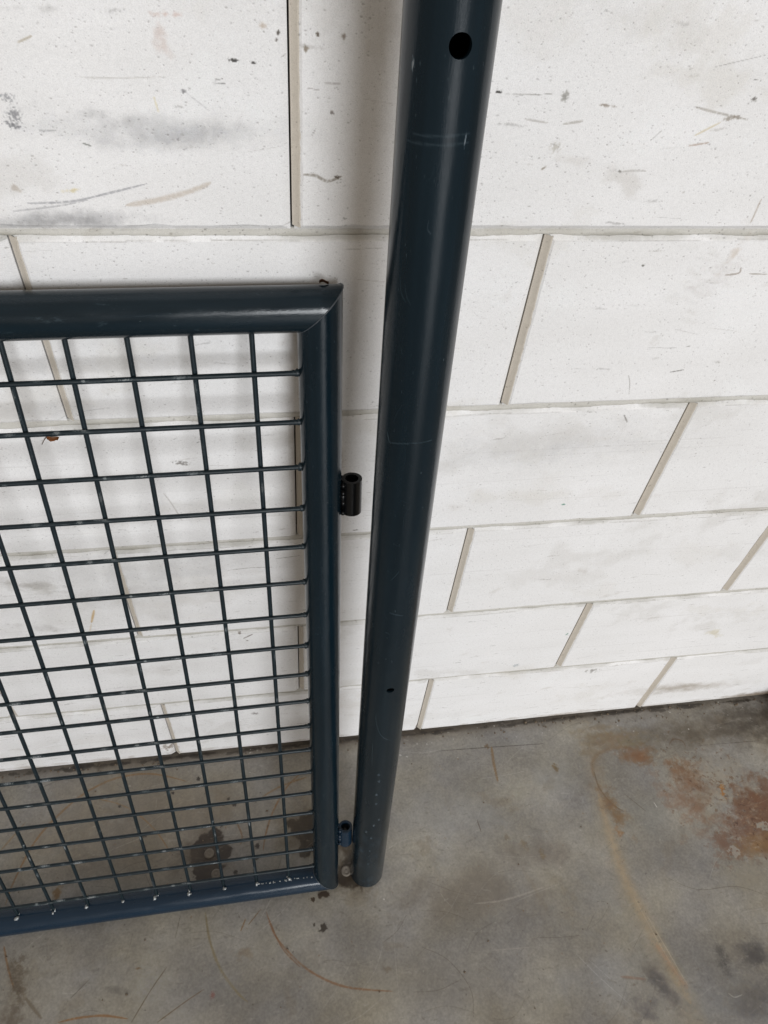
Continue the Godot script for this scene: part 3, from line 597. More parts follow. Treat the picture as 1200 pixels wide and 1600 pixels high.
func coat(tex: Texture2D, length: float, rough := 0.22) -> StandardMaterial3D:
	var m := StandardMaterial3D.new()
	m.albedo_texture = tex
	m.uv1_scale = Vector3(1, 1.0 / length, 1)
	m.roughness = rough
	m.metallic_specular = 0.4
	if gloss == null:
		var c := Canvas.new(512, 1024, 0.0, 0.0, 1.0, false)
		c.base(Color(0.62, 0.62, 0.62), [[c.noise(201, 0.02, 5), 50, 50, 50], [c.noise(202, 0.008, 4), 40, 40, 40], [c.noise(203, 0.3, 2), 16, 16, 16]])
		gloss = c.texture()
	m.roughness = rough * 1.6
	m.roughness_texture = gloss
	m.heightmap_enabled = true; m.heightmap_texture = gloss; m.heightmap_scale = 0.03
	return m

func plain(c: Color, rough: float, spec := 0.5, metal := 0.0) -> StandardMaterial3D:
	var m := StandardMaterial3D.new()
	m.albedo_color = c; m.roughness = rough; m.metallic_specular = spec; m.metallic = metal
	return m

# ------------------------------------------------------------------ the wall
# one block: a slab whose front edges are chamfered, a little uneven; its own corner is at its lower left
func block_mesh(x0: float, x1: float, y0: float, y1: float, depth: float) -> ArrayMesh:
	var st := start()
	var ch := 0.0066
	var ring := []      # on the front face
	var outer := []     # where the chamfer meets the joint
	var sides := []
	var nx := 30; var ny := 14
	for i in nx: ring.append([Vector2(lerpf(x0 + ch, x1 - ch, float(i) / nx), y0), Vector2(0, 1)])
	for i in ny: ring.append([Vector2(x1, lerpf(y0 + ch, y1 - ch, float(i) / ny)), Vector2(-1, 0)])
	for i in nx: ring.append([Vector2(lerpf(x1 - ch, x0 + ch, float(i) / nx), y1), Vector2(0, -1)])
	for i in ny: ring.append([Vector2(x0, lerpf(y1 - ch, y0 + ch, float(i) / ny)), Vector2(1, 0)])
	var dz := rng.randf_range(-0.0006, 0.0004)
	var inner := []
	var n := ring.size()
	for i in n:
		var p: Vector2 = ring[i][0]; var d: Vector2 = ring[i][1]
		var corner := i == 0 or i == nx or i == nx + ny or i == 2 * nx + ny
		var o := p
		if corner:
			d = Vector2(1 if p.x < (x0 + x1) / 2 else -1, 1 if p.y < (y0 + y1) / 2 else -1)
			o = Vector2(x0 if d.x > 0 else x1, y0 if d.y > 0 else y1)
			inner.append(Vector3(o.x + d.x * ch, o.y + d.y * ch, dz))
		else:
			var k := ch + rng.randf_range(-0.0003, 0.0003) + (rng.randf_range(0.0, 0.0016) if rng.randf() < 0.06 else 0.0)
			inner.append(Vector3(p.x + d.x * k, p.y + d.y * k, dz))
		outer.append(Vector3(o.x, o.y, -0.0068))
		sides.append(d.normalized())
	var cen := Vector3((x0 + x1) / 2, (y0 + y1) / 2, dz)
	var f := Vector3(0, 0, 1)
	for i in n:
		var j := (i + 1) % n
		tri_facing(st, [cen, inner[i], inner[j]], [f, f, f], [tile_uv(cen), tile_uv(inner[i]), tile_uv(inner[j])], [wall_uv2(cen), wall_uv2(inner[i]), wall_uv2(inner[j])])
		var e: Vector3 = outer[j] - outer[i]
		if e.length() < 1e-6:
			continue
		var nn := (e.cross(inner[i] - outer[i])).normalized()
		if nn.z < 0: nn = -nn
		var q := [outer[i], outer[j], inner[j], inner[i]]
		quad_facing(st, q, [nn, nn, (nn + f * 0.5).normalized(), (nn + f * 0.5).normalized()], q.map(tile_uv), q.map(wall_uv2))
	# the four sides and the back
	var c3 := Vector3((x0 + x1) / 2, (y0 + y1) / 2, -0.0068 - (depth - 0.0068) / 2)
	var b := [Vector3((x1 - x0) / 2, 0, 0), Vector3(0, (y1 - y0) / 2, 0), Vector3(0, 0, (depth - 0.0068) / 2)]
	for s in [[b[0], b[1], b[2], -1.0], [b[0], b[1], b[2], 1.0], [b[1], b[0], b[2], -1.0], [b[1], b[0], b[2], 1.0], [b[2], b[0], b[1], -1.0]]:
		var o: Vector3 = c3 + s[0] * s[3]
		var q := [o - s[1] - s[2], o + s[1] - s[2], o + s[1] + s[2], o - s[1] + s[2]]
		var nn: Vector3 = (s[0] * s[3]).normalized()
		quad_facing(st, q, [nn, nn, nn, nn], q.map(tile_uv), q.map(wall_uv2))
	st.generate_tangents()
	return st.commit()

func tile_uv(p: Vector3) -> Vector2:
	return Vector2(p.x + p.z * 0.3, -p.y + p.z * 0.4) / 0.42

# bed joint: a strip of mortar smeared over the upper chamfers of the course below, its edges ragged
func bed_mesh(x0: float, x1: float, y: float) -> ArrayMesh:
	var st := start()
	var nz := FastNoiseLite.new(); nz.seed = int(y * 1000) + 5; nz.frequency = 14.0; nz.fractal_octaves = 3
	var n := int((x1 - x0) / 0.004)
	var last := []
	for i in n + 1:
		var x := lerpf(x0, x1, float(i) / n)
		var lo := 0.0020 + 0.0011 * nz.get_noise_1d(x) + 0.0004 * nz.get_noise_1d(x * 9.0 + 40.0)
		lo = maxf(lo, 0.0008)
		var bulge := 0.0006 + 0.0007 * nz.get_noise_1d(x * 3.0 + 90.0)
		# profile from the upper block's lower edge down over the chamfer of the lower block
		var row := [Vector3(x, y + 0.0016, -0.0085), Vector3(x, y + 0.0006, -0.0056 + bulge), Vector3(x, y - 0.0014, -0.0044 + bulge), Vector3(x, y - 0.0015 - lo * 0.6, -0.0052 + lo * 0.6 + bulge * 0.9), Vector3(x, y - 0.0015 - lo, -0.0055 + lo), Vector3(x, y - 0.002 - lo, -0.0075 + lo)]
		if last.size():
			for k in row.size() - 1:
				var q := [last[k], row[k], row[k + 1], last[k + 1]]
				var nn := ((q[1] - q[0]) as Vector3).cross(q[3] - q[0]).normalized()
				if nn.z < 0: nn = -nn
				quad_facing(st, q, [nn, nn, nn, nn], q.map(tile_uv), q.map(wall_uv2))
		last = row
	st.generate_normals(); st.generate_tangents()
	return st.commit()

# head joint: a strip of grey sealant laid over the left chamfer of the right-hand block, leaving a dark gap on its left
func head_mesh(x: float, y0: float, y1: float) -> ArrayMesh:
	var st := start()
	var n := 40
	var last := []
	for i in n + 1:
		var y := lerpf(y0, y1, float(i) / n)
		var j := rng.randf_range(-0.00022, 0.00022) + (rng.randf_range(0, 0.0011) if rng.randf() < 0.16 else 0.0)
		var row := [Vector3(x, y, -0.02), Vector3(x, y, -0.0064), Vector3(x + 0.0008, y, -0.0058), Vector3(x + 0.0052 + j, y, -0.0016), Vector3(x + 0.0062 + j, y, -0.0012), Vector3(x + 0.0066 + j, y, -0.0030)]
		if last.size():
			for k in row.size() - 1:
				var q := [last[k], row[k], row[k + 1], last[k + 1]]
				var nn := ((q[1] - q[0]) as Vector3).cross(q[3] - q[0]).normalized()
				if nn.z < 0 or (k == 0 and nn.x > 0): nn = -nn
				quad_facing(st, q, [nn, nn, nn, nn], q.map(tile_uv), q.map(wall_uv2))
		last = row
	st.generate_tangents()
	return st.commit()

func build_wall():
	var tiles := pore_tile()
	var paint := StandardMaterial3D.new()
	paint.albedo_texture = tiles[0]
	paint.detail_enabled = true; paint.detail_blend_mode = BaseMaterial3D.BLEND_MODE_MUL
	paint.detail_uv_layer = BaseMaterial3D.DETAIL_UV_2; paint.detail_albedo = paint_wall()
	paint.heightmap_enabled = true; paint.heightmap_texture = tiles[1]; paint.heightmap_scale = 0.05
	paint.roughness = 0.75; paint.metallic_specular = 0.35
	var mortar: StandardMaterial3D = paint.duplicate()
	mortar.albedo_color = rgb(214, 212, 205); mortar.heightmap_scale = 0.14
	var seal := plain(rgb(206, 198, 186), 0.8, 0.3)
	seal.heightmap_enabled = true; seal.heightmap_texture = tiles[1]; seal.heightmap_scale = 0.04
	seal.albedo_texture = tiles[0]
	var wall := base_node("block_wall")
	tag(wall, "white painted wall of large bevelled blocks with grey joints, scuffed and speckled, behind the gate", "wall")
	var gap := 0.0030
	for row in 10:
		# the lowest joint row of the picture is even; joints shift by half a block from course to course
		var shift := -0.189 if row % 2 == 0 else 0.0305
		for k in range(-3, 4):
			var x0 := shift + BOND * k
			if x0 + BOND < -1.15 or x0 > 1.5:
				continue
			var y0 := row * COURSE + (0.003 if row == 0 else 0.0)
			obj("block", block_mesh(x0 + gap / 2, x0 + BOND - gap / 2, y0 + 0.0005, (row + 1) * COURSE - 0.0005, 0.1), paint, wall)
			obj("joint_filler", head_mesh(x0, row * COURSE + 0.0045, (row + 1) * COURSE - 0.0035), seal, wall)
		if row > 0:
			obj("mortar_joint", bed_mesh(-1.5, 1.78, row * COURSE), mortar, wall)
	var st := start()
	box(st, Vector3(0.14, 1.0, -0.058), Vector3(1.62, 0, 0), Vector3(0, 0.995, 0), Vector3(0, 0, 0.034))
	obj("core", st.commit(), plain(rgb(60, 57, 53), 0.95, 0.2), wall)

func build_floor():
	var tiles := concrete_tile()
	var m := StandardMaterial3D.new()
	m.albedo_texture = tiles[0]
	m.detail_enabled = true; m.detail_blend_mode = BaseMaterial3D.BLEND_MODE_MUL
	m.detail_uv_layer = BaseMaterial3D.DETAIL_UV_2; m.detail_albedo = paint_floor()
	m.heightmap_enabled = true; m.heightmap_texture = tiles[1]; m.heightmap_scale = 0.03
	m.roughness_texture = tiles[2]; m.roughness = 0.82; m.metallic_specular = 0.5
	# one sheet: a fine patch round the gate and wide flags out to the horizon
	var xs := [-40.0, -8.0, -2.15, -0.55, 1.05, 2.65, 8.0, 40.0]
	var zs := [-12.0, -2.4, -0.82, -0.02, 0.78, 1.58, 2.4, 12.0, 60.0]
	var st := start()
	var up := Vector3.UP
	for i in xs.size() - 1:
		for j in zs.size() - 1:
			var q := [Vector3(xs[i], 0, zs[j]), Vector3(xs[i + 1], 0, zs[j]), Vector3(xs[i + 1], 0, zs[j + 1]), Vector3(xs[i], 0, zs[j + 1])]
			var uv := q.map(func(p): return Vector2(p.x, p.z) / 0.5)
			var uv2 := q.map(func(p): return Vector2((p.x - WALL_X0) * TEX_SCALE / 2048.0, (p.z + 0.02) * TEX_SCALE / 1024.0))
			quad_facing(st, q, [up, up, up, up], uv, uv2)
	st.generate_tangents()
	var f := obj("concrete_floor", st.commit(), m)
	f.set_meta("kind", "structure")
	f.set_meta("label", "smooth grey concrete floor with rust arcs, a tan trail and dark stains")
	# round plugs of filled bolt holes, a little proud of the slab
	var plug_m := plain(rgb(116, 109, 100), 0.7, 0.4)
	for p in [Vector2(-0.1309, 0.1725), Vector2(0.0895, 0.2256), Vector2(-0.1195, 0.2054)]:
		var s2 := start()
		var prof := [Vector2(0.0, 0.0022), Vector2(0.0024, 0.0021), Vector2(0.0030, 0.0016), Vector2(0.0062, 0.0024), Vector2(0.0078, 0.0019), Vector2(0.0086, -0.001)]
		for k in prof.size() - 1:
			for a in 24:
				var t0 := TAU * a / 24; var t1 := TAU * (a + 1) / 24
				var c := Vector3(p.x, 0, p.y)
				var pt := func(r: Vector2, t: float): return c + Vector3(r.x * cos(t), r.y, r.x * sin(t))
				var dr: Vector2 = prof[k + 1] - prof[k]
				var nn := Vector2(-dr.y, dr.x).normalized()
				var n0 := Vector3(nn.x * cos(t0), nn.y, nn.x * sin(t0)); var n1 := Vector3(nn.x * cos(t1), nn.y, nn.x * sin(t1))
				quad_facing(s2, [pt.call(prof[k], t0), pt.call(prof[k], t1), pt.call(prof[k + 1], t1), pt.call(prof[k + 1], t0)], [n0, n1, n1, n0], [Vector2(0, 0), Vector2(1, 0), Vector2(1, 1), Vector2(0, 1)])
		obj("bolt_plug", s2.commit(), plug_m, f)

# ------------------------------------------------------------------ the pole
func build_pole():
	var r := 0.0267
	var wall_t := 0.0026
	var u := Vector3(-0.00862, 1.0, -0.10221).normalized()
	var foot := Vector3(0.12256, 0.0, 0.22898) + u * 0.0027
	var length := 1.985
	var front := Vector3(0, 0, 1); front = (front - u * front.dot(u)).normalized()
	var side := u.cross(front)
	var root := base_node("steel_pole", foot)
	tag(root, "dark blue grey round steel pole with drilled holes leaning on the wall beside the gate", "pole")
	var marks := func(c: Canvas, w: float, h: float):
		c.stroke([Vector2(0.3526 * w, 1.1376 * h), Vector2(0.4717 * w, 1.1392 * h), Vector2(0.5869 * w, 1.1407 * h)], 2.0, Color(0.36, 0.38, 0.4), 0.3, 0.7)
		c.stroke([Vector2(0.3428 * w, 1.1333 * h), Vector2(0.4530 * w, 1.1342 * h), Vector2(0.5834 * w, 1.1356 * h)], 2.0, Color(0.36, 0.38, 0.4), 0.3, 0.7)
		c.blot(Vector2(0.5596 * w, 1.1368 * h), 2.2, 4.0, 0.0, Color(0.6, 0.62, 0.64), 0.6, 0.8, 0.6, 2.0)
		c.blot(Vector2(0.3442 * w, 1.1725 * h), 4.0, 4.0, 0.6, Color(0.6, 0.61, 0.62), 0.7, 0.8, 0.6, 2.0)
		c.stroke([Vector2(0.4562 * w, 1.0904 * h), Vector2(0.4544 * w, 1.0851 * h), Vector2(0.4704 * w, 1.0821 * h)], 1.6, Color(0.4, 0.42, 0.44), 0.35, 0.4)
		c.stroke([Vector2(0.3498 * w, 0.9106 * h), Vector2(0.4673 * w, 0.9161 * h), Vector2(0.5833 * w, 0.9163 * h)], 1.6, Color(0.4, 0.42, 0.44), 0.35, 0.8)
		c.stroke([Vector2(0.3494 * w, 0.9201 * h), Vector2(0.3654 * w, 0.9121 * h)], 2.0, Color(0.5, 0.51, 0.52), 0.5, 0.5)
		c.stroke([Vector2(0.4247 * w, 0.5223 * h), Vector2(0.4307 * w, 0.5021 * h), Vector2(0.4750 * w, 0.4757 * h), Vector2(0.5562 * w, 0.4602 * h)], 2.0, Color(0.4, 0.42, 0.44), 0.42, 0.3)
		c.stroke([Vector2(0.4153 * w, 0.4567 * h), Vector2(0.4275 * w, 0.3949 * h)], 2.0, Color(0.5, 0.51, 0.5), 0.4, 0.5)
		c.stroke([Vector2(0.4468 * w, 0.7069 * h), Vector2(0.5319 * w, 0.7013 * h)], 2.0, Color(0.4, 0.42, 0.44), 0.35, 0.6)
		for q in [Vector2(0.4909 * w, 0.3621 * h), Vector2(0.4857 * w, 0.3794 * h), Vector2(0.4819 * w, 0.3247 * h), Vector2(0.4894 * w, 0.2984 * h), Vector2(0.5260 * w, 0.2469 * h), Vector2(0.5442 * w, 0.2259 * h), Vector2(0.4872 * w, 0.2307 * h), Vector2(0.4767 * w, 0.1879 * h), Vector2(0.4770 * w, 0.1426 * h), Vector2(0.4275 * w, 0.2062 * h), Vector2(0.4714 * w, 0.0945 * h)]: c.blot(q, rng.randf_range(3, 8), rng.randf_range(2, 5), 0.0, Color(0.52, 0.55, 0.58), rng.randf_range(0.3, 0.65), 0.9, 0.7, 2.0)
		for i in 160: c.blot(Vector2(rng.randf_range(0.2, 0.9) * w, rng.randf_range(0.0, 0.2) * h), rng.randf_range(5, 26), rng.randf_range(4, 20), 0.0, rgb(70, 90, 106), rng.randf_range(0.06, 0.2), 0.8, 1.0)
		for i in 40: c.blot(Vector2(rng.randf_range(0.2, 0.9) * w, rng.randf_range(0.15, 0.9) * h), rng.randf_range(8, 30), rng.randf_range(8, 60), 0.0, rgb(44, 52, 60), rng.randf_range(0.04, 0.12), 0.8, 1.0)
		
		for i in 90: c.stroke(scratch(rng.randf_range(0.2, 0.85) * w, rng.randf_range(0.02, 0.95) * h), rng.randf_range(1.0, 1.6), Color(0.34, 0.36, 0.38), rng.randf_range(0.06, 0.22), 0.7)
	var m := coat(paint_steel(61, 2.0, marks, 2.4, rgb(14, 28, 36)), 2.0)
	var st := start()
	# holes: along, turn from the front, radius
	var holes := [[1.1841, 0.0229, 0.0064], [0.5718, 0.0213, 0.0044]]
	var sides := 96
	var at := func(rad: float, t: float, s: float) -> Vector3: return front * (cos(t) * rad) + side * (sin(t) * rad) + u * s
	var cuts := [0.0]
	var spans := []
	for hd in holes:
		spans.append([hd[0] - hd[2] * 1.6, hd[0] + hd[2] * 1.6, hd])
	spans.sort_custom(func(a, b): return a[0] < b[0])
	for sp in spans:
		cuts.append(sp[0]); cuts.append(sp[1])
	cuts.append(length)
	for k in cuts.size() - 1:
		var s0: float = cuts[k]; var s1: float = cuts[k + 1]
		var hole = null
		if k % 2 == 1:
			hole = spans[(k - 1) / 2][2]
		var half := 0.0
		var tc := 0.0
		var gap_sides := 0
		if hole != null:
			gap_sides = int(ceil(hole[2] * 1.6 * 2.0 / r / (TAU / sides)))
			half = gap_sides * TAU / sides / 2.0
			tc = hole[1]
		var n_around := sides - gap_sides
		for i in n_around:
			var t0 := tc + half + TAU * i / sides; var t1 := t0 + TAU / sides
			for inside in [false, true]:
				var rad := r - wall_t if inside else r
				var sg := -1.0 if inside else 1.0
				var d0: Vector3 = at.call(sg, t0, 0.0); var d1: Vector3 = at.call(sg, t1, 0.0)
				var u0 := wrapf(t0 / TAU + 0.5, 0.0, 1.0); var u1 := u0 + 1.0 / sides
				quad_facing(st, [at.call(rad, t0, s0), at.call(rad, t0, s1), at.call(rad, t1, s1), at.call(rad, t1, s0)], [d0, d0, d1, d1], [Vector2(u0, s0), Vector2(u0, s1), Vector2(u1, s1), Vector2(u1, s0)])
		if hole != null:
			var ph := (s1 - s0) / 2.0; var sc: float = hole[0]; var hr: float = hole[2]
			var nseg := 64
			for i in nseg:
				var ring := []
				for j in [i, i + 1]:
					var a: float = TAU * j / nseg
					var ca := cos(a); var sa := sin(a)
					var big := 1.0 / maxf(absf(ca), absf(sa))
					ring.append([Vector2(ca * big * half, sa * big * ph), Vector2(ca * hr / r, sa * hr)])
				for inside in [false, true]:
					var rad := r - wall_t if inside else r
					var sg := -1.0 if inside else 1.0
					for lv in 4:
						var q := []; var nn := []; var uv := []
						for e in [[0, lv], [1, lv], [1, lv + 1], [0, lv + 1]]:
							var g: Vector2 = ring[e[0]][0].lerp(ring[e[0]][1], e[1] / 4.0)
							q.append(at.call(rad, tc + g.x, sc + g.y)); nn.append(at.call(sg, tc + g.x, 0.0)); uv.append(Vector2((tc + g.x) / TAU + 0.5, sc + g.y))
						quad_facing(st, q, nn, uv)
				var g0: Vector2 = ring[0][1]; var g1: Vector2 = ring[1][1]
				var cen: Vector3 = at.call(r, tc, sc)
				var q2 := [at.call(r, tc + g0.x, sc + g0.y), at.call(r, tc + g1.x, sc + g1.y), at.call(r - wall_t, tc + g1.x, sc + g1.y), at.call(r - wall_t, tc + g0.x, sc + g0.y)]
				var n0: Vector3 = (cen - q2[0]).normalized(); var n1: Vector3 = (cen - q2[1]).normalized()
				quad_facing(st, q2, [n0, n1, n1, n0], [Vector2(0.1, sc), Vector2(0.1, sc), Vector2(0.1, sc), Vector2(0.1, sc)])
	# the rim at the foot
	for i in sides:
		var t0 := TAU * i / sides; var t1 := TAU * (i + 1) / sides
		quad_facing(st, [at.call(r, t0, 0.0), at.call(r, t1, 0.0), at.call(r - wall_t, t1, 0.0), at.call(r - wall_t, t0, 0.0)], [-u, -u, -u, -u], [Vector2(0.1, 0), Vector2(0.1, 0), Vector2(0.1, 0), Vector2(0.1, 0)])
	obj("tube", st.commit(), m, root)
	var sc := start()
	tube(sc, u * length, u * (length + 0.004), r * 0.98, u, u, front, 48, 0.0, true, true)
	obj("end_cap", sc.commit(), plain(rgb(22, 24, 26), 0.5), root)

# ------------------------------------------------------------------ the gate
func build_gate():
	var A := Vector3(0.05513, 0.0006, 0.23867)
	var u := Vector3(-0.004527, 0.975678, -0.219161).normalized()
	var h := Vector3(-0.999927, -0.001965, 0.011903)
	h = (h - u * h.dot(u)).normalized()
	var n := u.cross(h).normalized()
	if n.z < 0: n = -n
	var r := 0.0196
	var top := 0.9698; var bot := 0.0191; var wide := 1.16
	var root := base_node("mesh_gate", A)
	tag(root, "dark blue grey tubular steel gate filled with welded wire mesh, leaning on the white wall", "gate")
	var none := func(c: Canvas, w: float, hh: float): pass
	var post_marks := func(c: Canvas, w: float, hh: float):
		for i in 26:
			c.blot(Vector2(rng.randf_range(0.3, 0.75) * w, rng.randf_range(0.55, 0.93) * hh), rng.randf_range(1, 3), rng.randf_range(1, 4), 0.0, Color(0.5, 0.52, 0.54), rng.randf_range(0.15, 0.5), 0.7, 0.9, 3.0)
		for i in 60:
			c.blot(Vector2(rng.randf_range(0.25, 0.6) * w, rng.randf_range(0.0, 0.3) * hh), rng.randf_range(4, 20), rng.randf_range(10, 46), 0.0, rgb(86, 84, 78), rng.randf_range(0.04, 0.14), 0.8, 1.0)
	var rail_marks := func(c: Canvas, w: float, hh: float):
		for i in 46:
			var p := Vector2(rng.randf_range(0.36, 0.66) * w, rng.randf_range(0.02, 0.6) * hh)
			c.blot(p, rng.randf_range(2, 9), rng.randf_range(2, 12), rng.randf_range(0, 3), Color(0.46, 0.48, 0.5), rng.randf_range(0.08, 0.26), 0.9, 0.9, 2.0)
	var m_post := coat(paint_steel(71, 1.0, post_marks, 1.6, rgb(14, 28, 36)), 1.0)
	var m_rail := coat(paint_steel(81, 1.2, rail_marks, 1.8, rgb(14, 28, 36)), 1.2)
	var m_low := coat(paint_steel(91, 1.2, none, 1.0, rgb(20, 38, 54)), 1.2)
	var T0 := u * top; var B0 := u * bot; var T1 := T0 + h * wide; var B1 := B0 + h * wide
	var d1 := (u + h).normalized(); var d2 := (u - h).normalized()
	var st := start(); tube(st, B0, T0, r, d2, d1, n, 56); obj("post", st.commit(), m_post, root)
	st = start(); tube(st, B1, T1, r, d1, d2, n, 56); obj("post", st.commit(), m_post, root)
	st = start(); tube(st, T0, T1, r, d1, d2, n, 56); obj("rail", st.commit(), m_rail, root)
	st = start(); tube(st, B0, B1, r, d2, d1, n, 56); obj("rail", st.commit(), m_low, root)
	# weld seams round the four mitred corners
	var m_seam := plain(rgb(58, 64, 70), 0.45, 0.5)
	for cs in [[T0, d1, u, h], [T1, d2, u, h], [B0, d2, u, h], [B1, d1, u, h]]:
		st = start()
		var pts: Array = []
		for i in 33:
			var t := TAU * i / 32
			var dir: Vector3 = n * cos(t) + h * sin(t)
			var p: Vector3 = dir * r
			p -= u * (p.dot(cs[1]) / u.dot(cs[1]))
			pts.append(cs[0] + p)
		for i in 32:
			var a: Vector3 = pts[i]; var b: Vector3 = pts[i + 1]
			tube(st, a, b + (b - a) * 0.3, 0.0005 + rng.randf_range(-0.0001, 0.0002), (b - a).normalized(), (b - a).normalized(), n.cross(b - a) + n * 0.2, 6)
		obj("weld_seam", st.commit(), m_seam, root)
	# the wires; bare flecks where their coat has chipped
	var wire_mats := []
	for k in 4:
		var c := Canvas.new(32, 2048, 0.0, 0.0, 1.0, false)
		c.base(rgb(18, 31, 37), [[c.noise(101 + k, 0.02, 2), 4, 4, 4], [c.noise(111 + k, 0.1, 2), 3, 3, 3], [c.noise(121 + k, 0.4, 1), 2, 2, 2]])
		for i in [16, 30, 22, 9][k]:
			var y := (rng.randf_range(0.1, 0.42) if k < 2 else rng.randf()) * 2048
			var g := rng.randf_range(0.3, 0.7)
			c.blot(Vector2(rng.randf_range(10, 24), y), rng.randf_range(1.5, 5), rng.randf_range(3, 18), 0.0, Color(g, g, g), rng.randf_range(0.3, 0.8), 0.9, 0.5, 4.0)
		wire_mats.append(coat(c.texture(), 1.0, 0.42))
	var wr := 0.0024
	var x_end := wide
	for i in 18:
		var s := 0.9115 - 0.0500 * i
		st = start()
		var bow := rng.randf_range(-0.0011, 0.0011)
		var o := u * s + n * (wr * 0.92)
		var a: Vector3 = o + h * (r * 0.93); var mid := o + h * (wide * 0.5) + u * bow; var b := o + h * (x_end - r * 0.93)
		tube(st, a, mid, wr, h, h, n, 12); tube(st, mid, b, wr, h, h, n, 12, 0.0, false, false, wide * 0.5)
		obj("horizontal_wire", st.commit(), wire_mats[[0, 1, 0, 1, 1, 0, 2][i % 7]], root)
	var welds := start(); var bright := start()
	var nv := int((wide - r - 0.0590) / 0.0504) + 1
	for j in nv:
		var s := 0.0590 + 0.0504 * j
		st = start()
		var lean := rng.randf_range(-0.0013, 0.0013)
		var o := h * s - n * (wr * 0.92)
		var a := o + u * (bot + r * 0.95) + n * 0.003; var b := o + h * lean + u * (top - r * 0.93)
		tube(st, a, b, wr, u, u, n, 12)
		obj("vertical_wire", st.commit(), wire_mats[[3, 2, 0, 3, 2][j % 5]], root)
		for q in 2:
			lump(welds, b + h * rng.randf_range(-0.003, 0.003) + u * 0.0006, h * rng.randf_range(0.003, 0.0052), u * 0.0028, n * 0.0034)
		for q in 3:
			lump(bright, a + h * rng.randf_range(-0.003, 0.003) - u * 0.0004 + n * rng.randf_range(0.0, 0.006), h * rng.randf_range(0.0014, 0.0032), u * rng.randf_range(0.0012, 0.0022), n * rng.randf_range(0.0014, 0.0036), 0.35)
	for i in 18:
		var s := 0.9115 - 0.0500 * i
		for e in [r * 0.98, wide - r * 0.98]:
			var c: Vector3 = u * s + h * e + n * (wr * 0.8)
			lump(welds, c + h * (0.0016 if e < 0.5 else -0.0016), h * rng.randf_range(0.0022, 0.003), u * rng.randf_range(0.0034, 0.0052), n * 0.0030, 0.14)
			lump(welds, c + h * (0.005 if e < 0.5 else -0.005), h * 0.0046, u * rng.randf_range(0.0025, 0.0030), n * 0.0026, 0.1)
	for k in 30:
		lump(bright, B0 + h * rng.randf_range(0.012, 0.11) + u * (r * 0.93) + n * rng.randf_range(0.0055, 0.008), h * rng.randf_range(0.0006, 0.0014), u * 0.0007, n * rng.randf_range(0.0006, 0.0013), 0.4)
	var w1 := obj("weld_beads", welds.commit(), plain(rgb(18, 31, 37), 0.5, 0.5), root); w1.set_meta("kind", "stuff")
	var w2 := obj("weld_spatter", bright.commit(), plain(rgb(150, 154, 156), 0.38, 0.6, 0.35), root); w2.set_meta("kind", "stuff")
	# two hinge barrels welded to the right of the post
	var m_hinge := plain(rgb(9, 11, 14), 0.34, 0.45)  # same paint as the lower barrel, darkened for the dark surroundings it reflects
	var m_hinge2 := coat(paint_steel(95, 1.0, none, 0.6, rgb(20, 38, 54)), 1.0)
	for k in 2:
		var s0: float = [0.754, 0.1205][k]
		var hr := 0.0102
		var c := u * s0 - h * (r + hr + 0.0002) + n * 0.001
		st = start()
		tube(st, c, c + u * 0.040, hr, u, u, n, 40, 0.0066)
		var hb := obj("hinge_barrel", st.commit(), [m_hinge, m_hinge2][k], root)
		hb.set_meta("label", ["hinge barrel high on the post, its coat darkened for a dark reflection", "blue grey hinge barrel near the foot of the post"][k])
		st = start()
		for sd in [-1.0, 1.0]:
			lump(st, u * (s0 + 0.020) - h * (r + 0.0012) + n * (0.0044 * sd + 0.001), h * 0.0034, u * 0.0215, n * 0.0026, 0.06)
			for q in 4:
				lump(st, u * (s0 + 0.003 + q * 0.0112 + rng.randf_range(-0.002, 0.002)) - h * (r + 0.0012) + n * (0.005 * sd + 0.001), h * 0.003, u * rng.randf_range(0.003, 0.006), n * 0.0024, 0.15)
		obj("weld_bead", st.commit(), [m_hinge, m_hinge2][k], hb)

# ------------------------------------------------------------------ small things
# a dried leaf: a curled blade of some thickness with a stalk
func build_leaf(at: Vector3, x: Vector3, y: Vector3, size: float, c: Color, label: String, stalk: Vector3):
	var root := base_node("dry_leaf", at)
	tag(root, label, "leaf")
	var st := start()
	var nrm := x.cross(y).normalized()
	var N := 8
	var pts: Array = []
	for i in N + 1:
		var t := float(i) / N
		var wid := sin(PI * pow(t, 0.8)) * 0.42 * (1.0 + 0.25 * sin(i * 2.7))
		var row := []
		for k in [-1.0, 0.0, 1.0]:
			row.append((x * (t - 0.5) + y * (k * wid) + nrm * (0.22 * absf(k) + 0.12 * sin(t * 5.0))) * size)
		pts.append(row)
	for i in N:
		for k in 2:
			for sd in [0.0, 1.0]:
				var off: Vector3 = nrm * (0.0004 * (sd - 0.5))
				var q := [pts[i][k] + off, pts[i + 1][k] + off, pts[i + 1][k + 1] + off, pts[i][k + 1] + off]
				var nn := nrm if sd > 0.5 else -nrm
				quad_facing(st, q, [nn, nn, nn, nn], [Vector2(0, 0), Vector2(1, 0), Vector2(1, 1), Vector2(0, 1)])
	var m := plain(c, 0.8, 0.3)
	m.cull_mode = BaseMaterial3D.CULL_DISABLED
	obj("blade", st.commit(), m, root)
	if stalk != Vector3.ZERO:
		st = start()
		var p0 := -x * 0.5 * size
		var p1 := p0 + stalk * 0.5 + y * 0.1 * size; var p2 := p0 + stalk
		tube(st, p0, p1, 0.0004, stalk, stalk, nrm, 6); tube(st, p1, p2, 0.0003, stalk, stalk, nrm, 6)
		obj("stalk", st.commit(), plain(c.darkened(0.5), 0.8, 0.3), root)

